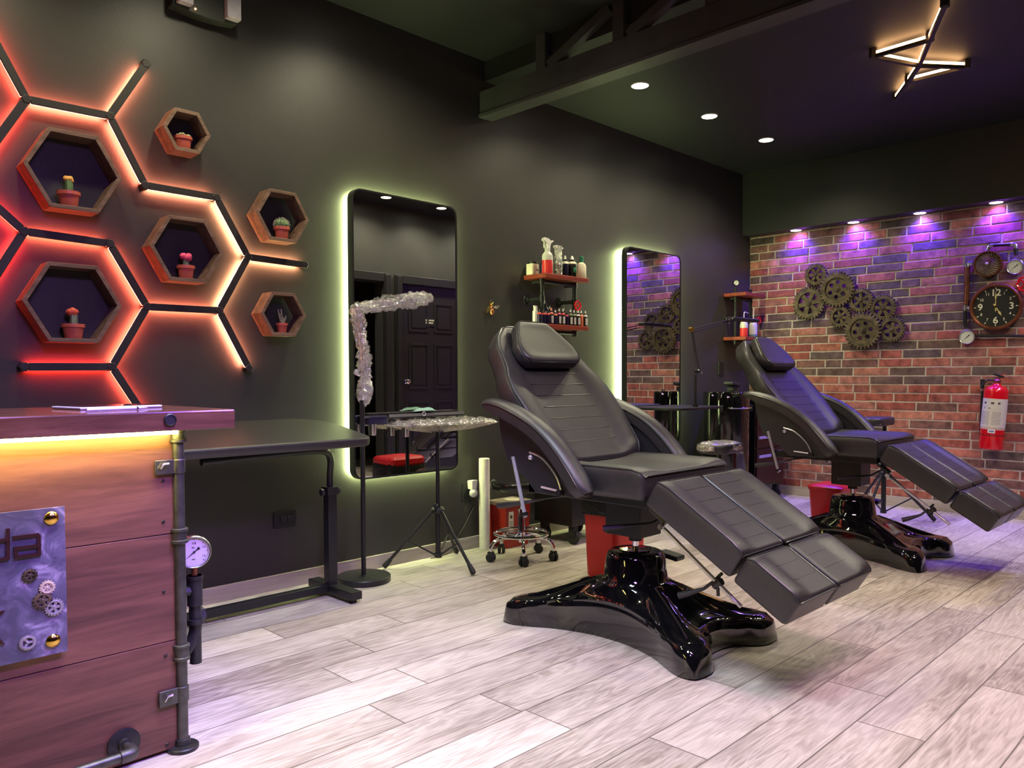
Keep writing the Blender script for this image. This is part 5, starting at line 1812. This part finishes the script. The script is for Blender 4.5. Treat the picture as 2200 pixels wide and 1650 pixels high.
# lower shelf
m_lab_w = mat('white_ink_label', s2l(200, 196, 196), rough=.5)
m_red_print = mat('red_print_band', s2l(205, 50, 50), rough=.4)
m_or_print = mat('orange_ink_body', s2l(215, 120, 80), rough=.4)
ROWG = 'ink bottles on the lower shelf'
yb_ = W1 - .165
y_ = W1 - .12
x_ = onz(1150, 696, y_)
t = bot('white_dispenser', 'narrow white dispenser standing at the left end of the lower shelf', 'dispenser', x_, y_, S1L)
MB().box2((x_ - .014, y_ - .012, S1L), (x_ + .014, y_ + .012, S1L + .085)).build('body', m_white_plastic, t, smooth=False, bevel=.003)
MB().box2((x_ - .008, y_ - .010, S1L + .085), (x_ + .012, y_ + .010, S1L + .115)).box2((x_ - .014, y_ - .006, S1L + .108), (x_ + .008, y_ + .006, S1L + .118)).build('cap', m_white_plastic, t, smooth=False, bevel=.002)
x_ = onz(1169, 700, W1 - .10)
bgt = nozzle_bottle(x_, W1 - .10, S1L, .027, .165, 'tall dark ink bottle with big white nozzle, tallest on the lower shelf', m_navy, m_navy, group=ROWG, lab=m_lab_w)
inks = [(1159, 'n', 'r', 'leftmost navy ink bottle with red shoulder on the lower shelf'), (1168.5, 'n', 'r', 'second navy ink bottle with red shoulder, in front of the tall one'),
        (1177.5, 'n', 'r', 'third navy ink bottle with red shoulder'), (1184.5, 'w', 'p', 'ink bottle with red nozzle tip'),
        (1193, 'n', 'o', 'navy ink bottle with orange shoulder'), (1201, 'w', 'm', 'ink bottle with magenta shoulder and white label'),
        (1209.5, 'w', 'r', 'white-labelled ink bottle with dark red shoulder'), (1217, 'n', 'm', 'short navy ink bottle with pink shoulder'),
        (1225.5, 'w', 'g', 'white-labelled ink bottle with grey-green shoulder'), (1233, 'w', 'g', 'white-labelled ink bottle left of the valve wheel'),
        (1242, 'w', 'w', 'white-labelled ink bottle below the red valve wheel'), (1248.5, 'o', 'o', 'orange ink bottle near the right end'),
        (1257.5, 'w', 'w', 'white-labelled ink bottle at the right end of the lower shelf')]
mm = {'r': m_red_print, 'o': m_or_print, 'p': mat('salmon_cap', s2l(215, 110, 100), rough=.4), 'm': mat('magenta_print', s2l(190, 50, 90), rough=.4),
      'g': mat('grey_green_print', s2l(120, 130, 90), rough=.4), 'w': m_lab_w}
for i, (u, kind, col_, lb) in enumerate(inks):
    yy_ = yb_ + (.006 if i % 2 else 0)
    x_ = onz(u, 705, yy_)
    hh = .108 - (.012 if kind == 'n' else 0)
    body = {'n': m_navy, 'w': m_black_plastic, 'o': m_or_print}[kind]
    nz = m_black_plastic if (kind == 'n' and col_ != 'o') else (mm['p'] if col_ == 'p' else m_white_plastic)
    nozzle_bottle(x_, yy_, S1L, .0148, hh, lb, body, mm[col_], group=ROWG, cap=nz, lab=(m_lab_w if kind == 'w' else None))
for u, lb in ((1212, 'white-tipped ink bottle in the back row, left of centre'), (1237, 'white-tipped ink bottle in the back row, right of centre'), (1181, 'dark-tipped ink bottle in the back row beside the tall one')):
    x_ = onz(u, 700, W1 - .115)
    nozzle_bottle(x_, W1 - .115, S1L, .0148, .125, lb, m_black_plastic, m_black_plastic, group=ROWG, lab=m_lab_w)

# wash bottles on the corner shelf
for (u, liq, fill, lb, bent) in ((1596, m_red_liquid, .55, 'wash bottle half full of red liquid on the corner shelf', True), (1616, m_blue_liquid, .18, 'wash bottle with a little blue liquid on the corner shelf', False)):
    y_ = W1 - .175
    x_ = onz(u, 722, y_) + .018
    t = bot('wash_bottle', lb, 'bottle', x_, y_, S2L, 'wash bottles on the corner shelf')
    MB().lathe([(.032, 0), (.034, .003), (.034, .135 * fill)], (x_, y_, S2L), n=24).build('liquid', liq, t)
    MB().lathe([(.034, .135 * fill), (.034, .105), (.028, .125), (.014, .138)], (x_, y_, S2L), n=24).build('body', m_clear_plastic, t)
    MB().lathe([(.018, .136), (.018, .156), (.006, .160)], (x_, y_, S2L), n=18).build('cap', m_white_plastic, t)
    o_ = V((x_, y_, S2L))
    tp = [o_ + V((0, 0, .158)), o_ + V((0, 0, .195)), o_ + V((.012, 0, .212)), o_ + V((.075, 0, .206))] if bent else [o_ + V((0, 0, .158)), o_ + V((.004, 0, .21)), o_ + V((.008, 0, .26))]
    MB().tube(catmull(tp, 4), .0035, 8).build('spout', m_white_plastic, t)

# ================================================================== GEAR SCULPTURE
gs = thing('gear_wall_art', 'cluster of eight interlocking bronze gears on the brick wall', 'wall art', (W2, 2.3, 1.6))
GE = [((1754.5, 590.5), 23.5, 24, 6), ((1740, 652), 35, 30, 6), ((1800, 622), 38, 30, 'holes'), ((1851.5, 645.7), 26, 26, 6), ((1807, 681), 22.5, 22, 6),
      ((1899, 661.6), 28, 26, 6), ((1855, 710.7), 39, 30, 'holes'), ((1918, 708), 27, 26, 6)]
for i, ((u, v), rp, te, st_) in enumerate(GE):
    off = (.022, .022, .045, .03, .03, .022, .048, .026)[i]
    c_ = P(u, v, x=W2 - off)
    dep_ = (c_ - CAMPOS).dot(FWD)
    r = rp * dep_ / FPX
    g = MB()
    gear(g, frame(c_, (0, -1, 0), (0, 0, 1), (-1, 0, 0)), r, te, st_, .022, a0=.2 * i)
    g.build('gear', m_gear, gs, ang=30)
    MB().cyl((W2, c_.y, c_.z), (c_.x, c_.y, c_.z), .02).build('mount', m_gear, gs)

# ================================================================== STEAMPUNK CLOCK
ck = thing('industrial_clock', 'copper pipe and gauge wall clock with black dial showing five o clock', 'clock', (W2, 1.6, 1.5))
cc = P(2139, 659, x=W2 - .05)
R_ = .168
cf = frame(cc, (0, -1, 0), (0, 0, 1), (-1, 0, 0))
MB().lathe([(R_ * 1.0, -.04), (R_ * 1.01, -.01), (R_ * 1.02, .008), (R_ * .98, .018), (R_ * .93, .018), (R_ * .88, .008), (R_ * .86, -.004)], cc, (-1, 0, 0), 56, caps=False).build('bezel', m_copper, ck)
dial = MB().mesh2d(plate([circ(0, 0, R_ * .88, 56)], .002), cf, -.004).build('dial', m_dial_black, ck, smooth=False)
nm = MB()
for k in range(1, 13):
    a = math.radians(90 - 30 * k)
    big = k % 3 == 0
    rr = R_ * (.60 if big else .64)
    cx, cz = rr * math.cos(a), rr * math.sin(a)
    tm = text(str(k), R_ * (.40 if big else .17), .0015, R_ * (.007 if big else .001))
    nm.mesh2d(tm, lambda x, y, z, cx=cx, cz=cz: cf(x + cx, y + cz, z), -.002)
    c_, s_ = math.cos(a), math.sin(a)
    w_ = R_ * .018
    nm.mesh2d(plate([[(R_ * .76 * c_ + w_ * s_, R_ * .76 * s_ - w_ * c_), (R_ * .84 * c_ + w_ * s_, R_ * .84 * s_ - w_ * c_), (R_ * .84 * c_ - w_ * s_, R_ * .84 * s_ + w_ * c_), (R_ * .76 * c_ - w_ * s_, R_ * .76 * s_ + w_ * c_)]], .0015), cf, -.002)
nm.build('numerals', m_numeral, dial, smooth=False)


def hand(L, wd, deg, name):
    a = math.radians(deg)
    rot = lambda x, y: (x * math.cos(a) - y * math.sin(a), x * math.sin(a) + y * math.cos(a))
    MB().mesh2d(plate([[rot(-L * .28, wd), rot(-L * .32, 0), rot(-L * .28, -wd), rot(0, -wd * .6), rot(L * .5, -wd * .6), rot(L * .62, -wd * 1.5), rot(L, 0), rot(L * .62, wd * 1.5), rot(L * .5, wd * .6), rot(0, wd * .6)]], .001), cf, .001).build(name, m_hand, ck, smooth=False)


hand(R_ * .48, R_ * .035, -60, 'hour_hand')
hand(R_ * .66, R_ * .025, 90, 'minute_hand')
MB().lathe([(.008, -.002), (.008, .004)], cf(0, 0, 0), (-1, 0, 0), 16).build('hub', m_brass, ck)
# turbine
tc_ = P(2122, 567, x=W2 - .05)
tf = frame(tc_, (0, -1, 0), (0, 0, 1), (-1, 0, 0))
rT = .093
tu = MB().lathe([(rT, -.04), (rT * 1.02, .0), (rT, .010), (rT * .93, .010), (rT * .88, .0), (rT * .88, -.012), (.001, -.012)], tc_, (-1, 0, 0), 44, caps=False).build('turbine_ring', m_copper, ck)
bl_ = MB()
for k in range(26):
    a = 2 * math.pi * k / 26
    q_ = []
    for j in range(7):
        rr = rT * (.12 + .77 * j / 6)
        aa = a + .55 * (j / 6) ** 1.3
        q_.append((rr, aa))
    for j in range(6):
        (r0, a0), (r1, a1) = q_[j], q_[j + 1]
        z0_, z1_ = .030 * (1 - r0 / rT), .030 * (1 - r1 / rT)
        w0, w1 = .20, .20
        bl_.add([tf(r0 * math.cos(a0), r0 * math.sin(a0), z0_), tf(r1 * math.cos(a1), r1 * math.sin(a1), z1_), tf(r1 * math.cos(a1 + w1), r1 * math.sin(a1 + w1), z1_ - .018), tf(r0 * math.cos(a0 + w0), r0 * math.sin(a0 + w0), z0_ - .016)], [(0, 1, 2, 3)])
bl_.ball(tf(0, 0, .024), rT * .12, 12, 8)
bl_.build('blades', m_blade, tu, ang=20)
for (u, v), nd in (((2181, 573), 40), ((2077.5, 724), 42)):
    g_ = P(u, v, x=W2 - .045)
    gauge(frame(g_, (0, -1, 0), (0, 0, 1), (-1, 0, 0)), .053, ck, nd, rim=m_steel)


def cp_(u, v, off=.035):
    return P(u, v, x=W2 - off)


pm = MB().tube([cp_(2078, 572), cp_(2076, 655)], .019, 14)
pm.build('thick_pipe', m_copper, ck)
for pts, rr in (([cp_(2074, 660), cp_(2073, 695), cp_(2077, 704)], .013), ([cp_(2092, 721), cp_(2200, 722), cp_(2240, 722)], .010),
                ([cp_(2133, 527), cp_(2173, 525)], .012), ([cp_(2182, 532), cp_(2183, 548)], .014)):
    MB().tube(pts, rr, 12).build('thin_pipe', m_iron_dark, ck)
for pts, rr in ((catmull([cp_(2122, 538), cp_(2126, 529), cp_(2134, 527)], 4), .014), (catmull([cp_(2172, 525), cp_(2181, 526), cp_(2183, 534)], 4), .015),
                ([cp_(2077, 566), cp_(2078, 574)], .022), ([cp_(2075, 656), cp_(2074, 668)], .017), ([cp_(2076, 661), cp_(2085, 661)], .014), ([cp_(2080, 566), cp_(2090, 566)], .016)):
    MB().tube(pts, rr, 12).build('pipe_elbow', m_steel, ck)
vz = P(2203, 610, x=W2 - .05)
valve_wheel(frame(vz, (0, -1, 0), (0, 0, 1), (-1, 0, 0)), .050, ck)

# ================================================================== FIRE EXTINGUISHER
eb = P(2128, 965, x=W2 - .095)
et = P(2142, 828, x=W2 - .095)
ex = thing('fire_extinguisher', 'red fire extinguisher hung on the brick wall below the clock', 'fire extinguisher', eb)
ax = (et - eb).normalized()
He = (et - eb).length
r = .078
MB().lathe([(r * .8, 0), (r * .96, .006), (r, .02), (r, He - .05), (r * .95, He - .03), (r * .75, He - .010), (r * .40, He), (.022, He + .012), (.020, He + .02)], eb, ax, 36).build('cylinder', m_red_paint, ex)
MB().lathe([(r * 1.006, .105), (r * 1.006, .110)], eb, ax, 36, caps=False).build('strap', m_black_plastic, ex)
side = V((0, -1, 0))
side = (side - ax * side.dot(ax)).normalized()
outv = side.cross(ax).normalized()
if outv.x > 0: outv = -outv
la = [(-1.25 + 2.5 * k / 20) for k in range(21)]


def wrapstrip(z0, z1, a0, a1, rr, n=20):
    vs, fs = [], []
    for k in range(n + 1):
        a = a0 + (a1 - a0) * k / n
        d = side * math.sin(a) + outv * math.cos(a)
        vs += [eb + ax * z0 + d * rr, eb + ax * z1 + d * rr]
    for k in range(n):
        fs.append((2 * k, 2 * k + 2, 2 * k + 3, 2 * k + 1))
    return vs, fs


L0, L1 = He * .345, He * .835 - .03
lbm = MB().add(*wrapstrip(.165, .375, -1.5, 1.7, r * 1.008)).build('label', m_label, ex)
pr2 = MB()
for a, zz, w_, h_ in ((-.75, .335, .22, .014), (-.10, .335, .26, .014), (.45, .335, .2, .014), (-.7, .300, .08, .010), (-.25, .30, .12, .008)):
    pr2.add(*wrapstrip(zz, zz + h_, a, a + w_, r * 1.013, 4))
for k in range(9):
    pr2.add(*wrapstrip(.275 - k * .011, .277 - k * .011, -1.0, -.15, r * 1.012, 6)).add(*wrapstrip(.275 - k * .011, .277 - k * .011, .05, .8, r * 1.012, 6))
pr2.build('label_print', mat('grey_print', s2l(70, 66, 66), rough=.6), lbm)
MB().add(*wrapstrip(.300, .310, .18, .40, r * 1.013, 4)).add(*wrapstrip(.158, .163, -1.5, 1.7, r * 1.012)).add(*wrapstrip(.1495, .155, -1.5, 1.7, r * 1.010)).build('label_band', m_label, ex)
stk = MB().add(*wrapstrip(.125, .150, -.15, .45, r * 1.014, 6)).build('inspection_sticker', mat('white_sticker', s2l(220, 222, 235), rough=.5), ex)
MB().add(*wrapstrip(.134, .142, -.05, .35, r * 1.018, 6)).build('sticker_print', mat('blue_print', s2l(80, 90, 150), rough=.5), stk)
vt = eb + ax * (He + .015)
MB().lathe([(.020, 0), (.024, .004), (.024, .022), (.016, .03), (.014, .045)], vt, ax, 20).build('valve', mat('rosy_metal', s2l(170, 90, 100), rough=.25, metal=.7), ex)
hh_ = MB()
hv = vt + ax * .045
hh_.box(hv + side * .005 + ax * .012, (.02, .07, .016), Matrix.Rotation(.35, 3, 'X')).box(hv + side * .0 - ax * .004, (.018, .06, .006))
hh_.build('handle', m_black_plastic, ex, smooth=False, bevel=.003)
MB().tube(catmull([vt + ax * .02 - side * .015, vt + ax * .015 - side * .07, eb + ax * (He - .03) - side * .100], 5), .007, 8).build('hose_bend', m_black_plastic, ex)
h0 = P(2111, 815, x=W2 - .07)
h1 = P(2106, 955, x=W2 - .07)
MB().tube([h0, h0.lerp(h1, .12), h0.lerp(h1, .17), h1], .010, 12, rad=[.015, .013, .009, .0095]).build('hose', m_rubber, ex)
MB().cyl(h0.lerp(h1, .14), h0.lerp(h1, .18), .0115).cyl(h1, h1 + V((0, 0, -.025)), .009).build('hose_ferrule', m_steel, ex)
MB().box2((W2 - .02, eb.y - .02, eb.z + .30), (W2, eb.y + .02, eb.z + .36)).build('wall_hook', m_steel, ex)
tg = vt + ax * .05
MB().tube([tg, tg + V((-.01, -.03, .012)), tg + V((-.01, -.055, .02))], .003).tube([tg, tg + V((-.01, -.04, -.02)), tg + V((-.01, -.085, -.035))], .002).build('safety_seal', m_red_paint, ex)

# ================================================================== CORNER FURNITURE
# tall black drum cabinet
bxc, byc, br_ = 5.68, 3.235, .18
zt_ = P(1570, 843, y=byc - br_).z
dm = thing('drum_cabinet', 'tall glossy black drum cabinet with chrome handle between mirror and corner', 'cabinet', (bxc, byc, 0))
MB().lathe([(br_ * .97, 0), (br_, .01), (br_, zt_ - .13)], (bxc, byc, 0), n=48).build('body', mat('gloss_black_steel', (.006, .006, .006), rough=.16, coat=.8), dm)
MB().lathe([(br_ + .004, zt_ - .128), (br_ + .004, zt_ - .012), (br_ - .004, zt_), (.02, zt_ + .004)], (bxc, byc, 0), n=48).build('lid', m_gloss_black, dm)
MB().tube(catmull([V((bxc + r_ * math.sin(a), byc - r_ * math.cos(a), zt_ - .125)) for r_, a in ((br_ + .004, -1.0), (br_ + .03, -.85), (br_ + .034, -.5), (br_ + .034, -.1), (br_ + .03, .05), (br_ + .004, .15))], 5), .006, 10).build('handle', m_chrome, dm)
for a in (-1.25, .55):
    MB().box((bxc + (br_ + .008) * math.sin(a), byc - (br_ + .008) * math.cos(a), zt_ - .13), (.03, .03, .05), Matrix.Rotation(a, 3, 'Z')).build('latch', m_black_metal, dm, smooth=False, bevel=.004)
MB().lathe([(.012, zt_), (.014, zt_ + .012), (.0005, zt_ + .014)], (bxc - .03, byc - .10, 0)).build('lid_bolt', m_chrome, dm)
cs_ = thing('black_case', 'small black device standing on top of the drum cabinet', 'device', (bxc + .10, byc, zt_ + .004))
MB().box2((bxc + .06, byc - .03, zt_ + .004), (bxc + .13, byc + .03, zt_ + .035)).build('base', m_black_plastic, cs_, smooth=False, bevel=.005)
MB().box((bxc + .09, byc, zt_ + .058), (.13, .09, .03), Matrix.Rotation(.12, 3, 'Y')).build('body', m_black_plastic, cs_, smooth=False, bevel=.010)


m_cart_body = mat('black_cart_enamel', (.007, .007, .008), rough=.3, var=.1)
# drawer cart in the corner
def cart(x0, x1, y0, y1, z0, z1, label, hz, body, name='drawer_cart', hl=None, drawers=True):
    t = thing(name, label, 'cart', ((x0 + x1) / 2, (y0 + y1) / 2, 0))
    MB().box2((x0, y0 + .015, z0), (x1, y1, z1)).build('body', m_cart_body, t, smooth=False, bevel=.004)
    MB().box2((x0 - .01, y0, z1), (x1 + .01, y1, z1 + .02)).build('top', m_black_plastic, t, smooth=False, bevel=.004)
    if drawers:
        zz = [z0 + .02] + [(a + b_) / 2 - .01 for a, b_ in zip(hz, hz[1:])] + [z1 - .01]
        for a, b_, h_ in zip(zz, zz[1:], hz):
            d = MB().box2((x0 + .01, y0, a + .006), (x1 - .01, y0 + .02, b_ - .006)).build('drawer', body, t, smooth=False, bevel=.002)
            MB().box2((x0 + .03, y0 - .014, h_ - .011), ((x1 - .05) if hl is None else x0 + hl, y0, h_ + .011)).build('handle', m_lav, d, smooth=False, bevel=.002)
    for (cx, cy_) in ((x0 + .05, y0 + .05), (x1 - .05, y0 + .05), (x0 + .05, y1 - .05), (x1 - .05, y1 - .05)):
        MB().lathe([(.036, 0), (.045, .003), (.045, .022), (.036, .025)], (cx - .012, cy_, .045), (1, 0, 0), 22).box2((cx - .022, cy_ - .022, .05), (cx + .022, cy_ + .022, z0)).build('castor', m_rubber, t, bevel=.001)
    return t


cxa, cya = 5.93, 3.10
hz = [P(1655, v, y=cya).z for v in (978, 938, 893, 866)]
cart(cxa, 6.42, cya, 3.48, .13, .88, 'dark red-brown drawer cart with pale metal handles in the corner behind the farther chair', hz, m_cart)
cart(3.66, 4.08, 3.12, 3.46, .12, .46, 'low black utility cart with castors behind the front chair', [.3], m_black_plastic, name='utility_cart', drawers=False)

# work table with drafting lamp before the second mirror
wt2 = thing('round_side_table', 'thin black round-edged side table below the second lit mirror', 'table', (4.88, 3.22, 0))
zt2 = P(1480, 878, y=3.05).z
MB().mesh2d(plate([rrect(.66, .44, .16, 8)], .012, .003), lambda a, b_, c: V((4.95 + a, 3.21 + b_, zt2 + c))).build('table_top', m_black_plastic, wt2)
MB().lathe([(.02, .02), (.02, zt2 - .006)], (4.88, 3.22, 0), n=16).build('column', m_black_metal, wt2)
MB().lathe([(.17, 0), (.175, .004), (.175, .014), (.03, .024)], (4.88, 3.22, 0), n=32).build('base', m_black_metal, wt2)
# desk lamp
LP = lambda u, v: P(u, v, y=3.06)
dl_ = LP(1494, 880)
dlm = thing('drafting_lamp', 'black jointed drafting lamp clamped to the side table, its bar head by the corner shelf', 'lamp', (dl_.x, 3.06, zt2 + .006))
MB().tube([V((dl_.x, 3.06, zt2 + .008)), LP(1494, 803)], .009, 10).build('post', m_black_metal, dlm)
MB().tube([V((dl_.x, 3.06, zt2 + .008)), V((dl_.x, 3.06, zt2 + .03))], .02, 12).build('clamp', m_black_metal, dlm)
a_, b_, c_ = LP(1498, 797), LP(1485, 708), LP(1562, 688)
o_ = V((0, .012, 0))
MB().tube([a_, b_], .0045).tube([a_ + V((.02, 0, .02)) , b_ + V((.016, 0, 0))], .0045).build('lower_arm', m_iron, dlm)
MB().tube([b_, c_], .0045).tube([b_ + V((0, 0, -.02)), c_ + V((0, 0, -.022))], .0045).build('upper_arm', m_black_metal, dlm)
MB().cyl(b_ - o_, b_ + o_, .018).build('elbow', m_brass, dlm)
MB().cyl(a_ - o_ * 1.2, a_ + o_ * 1.2, .014).build('lower_joint', m_black_metal, dlm)
jt = MB()
for (u, v) in ((1497, 795), (1504, 801), (1563, 686), (1570, 685), (1563, 694)):
    jt.ball(LP(u, v) - V((0, .015, 0)), .006)
jt.build('joint_bolt', m_chrome, dlm)
h_a, h_b = LP(1570, 687), LP(1624, 687)
MB().tube([h_a + V((-.03, 0, 0)), h_a], .008).build('head_stem', m_black_metal, dlm)
MB().box((h_a + h_b) / 2, ((h_b - h_a).length, .07, .026)).build('lamp_head', m_black_plastic, dlm, smooth=False, bevel=.008)
# tall black post seen left of the mirror glass edge (clip-on shelf)
# film-wrapped pad stand between the chairs
px_, py_ = 4.42, 2.56
zp_ = P(1548, 958, y=2.55).z
ps = tripod(px_, py_, zp_ - .03, -60, 'black tripod arm rest with film-wrapped oval pad, between the two chairs', spread=.24, name='arm_rest_stand')
pm_ = MB().mesh2d(plate([rrect(.34, .20, .095, 8)], .030, .014), lambda a, b_, c: V((px_ + a * .94 + b_ * .1, py_ + b_ - a * .0, zp_ - .012 + c)))
pm_.build('pad', m_leather, ps, ang=50)
fm = MB()
rs = []
rnd = random.Random(9)
for (sc_k, z_) in ((.02, .030), (.35, .030), (.65, .026), (.9, .020), (1.06, .004), (1.08, -.018), (.9, -.034), (.5, -.040)):
    rs.append([V((px_ + .178 * sc_k * math.cos(a) * (1 + rnd.uniform(-.03, .03)), py_ + .112 * sc_k * math.sin(a) * (1 + rnd.uniform(-.05, .05)), zp_ + z_ + rnd.uniform(-.005, .005))) for a in [2 * math.pi * k / 44 for k in range(44)]])
fm.rings(rs, caps=False)
for k in range(8):
    o_ = V((px_ + .12 + .01 * k * (k % 2), py_ - .04, zp_ - .03))
    fm.add([o_, o_ + V((.02, .01, -.01)), o_ + V((.012 + .004 * k, .0, -.035)), o_ + V((-.01, -.01, -.028))], [(0, 1, 2, 3)])
fm.build('film_wrap', m_film_warm, ps, ang=8)

# tripod arm rest beyond the farther chair
ar = tripod(5.93, 2.10, .70, -62, 'black tripod arm rest with oval pad beyond the farther chair, against the bricks', spread=.34, name='arm_rest_stand', zc=.36, pr=.017)
MB().mesh2d(plate([rrect(.34, .17, .08, 8)], .03, .014), lambda a, b_, c: V((5.80 + a, 2.12 + b_, .725 + c))).build('pad', m_leather, ar, ang=50)
MB().tube([V((5.66, 2.035, .712)), V((5.94, 2.035, .712))], .005).build('pad_rim', m_chrome, ar)


# red pedal bins
def bin_(x, y, w_, h_, label, bag=True):
    t = thing('waste_bin', label, 'bin', (x, y, 0), 'red waste bins')
    a, b_ = w_ / 2, w_ / 2 * .8
    f = lambda s_, z_: [V((x + p[0] * s_, y + p[1] * s_, z_)) for p in rrect(2 * a, 2 * b_, .04, 5)]
    MB().rings([f(.86, 0), f(.88, .01), f(1.0, h_ * .92)]).build('body', m_red_plastic, t)
    MB().rings([f(1.04, h_ * .90), f(1.05, h_ * .92), f(1.05, h_ * .97), f(.95, h_), f(.3, h_ + .012)]).build('lid', m_red_plastic, t)
    if bag:
        g = MB()
        rnd = random.Random(3)
        ring = rrect(2 * a * 1.03, 2 * b_ * 1.03, .04, 5)
        g.rings([[V((x + p[0] * s_, y + p[1] * s_, z_ + rnd.uniform(-.01, .01))) for p in ring] for s_, z_ in ((1.03, h_ * .90), (1.05, h_ * .80), (1.03, h_ * .66))], caps=False)
        g.build('bin_liner', m_bag, t, ang=10)
    return t


bin_(3.30, 2.53, .29, .50, 'red plastic waste bin with black liner directly behind the front chair base')
bin_(5.33, 2.22, .29, .31, 'red waste bin behind the base of the farther chair', bag=False)
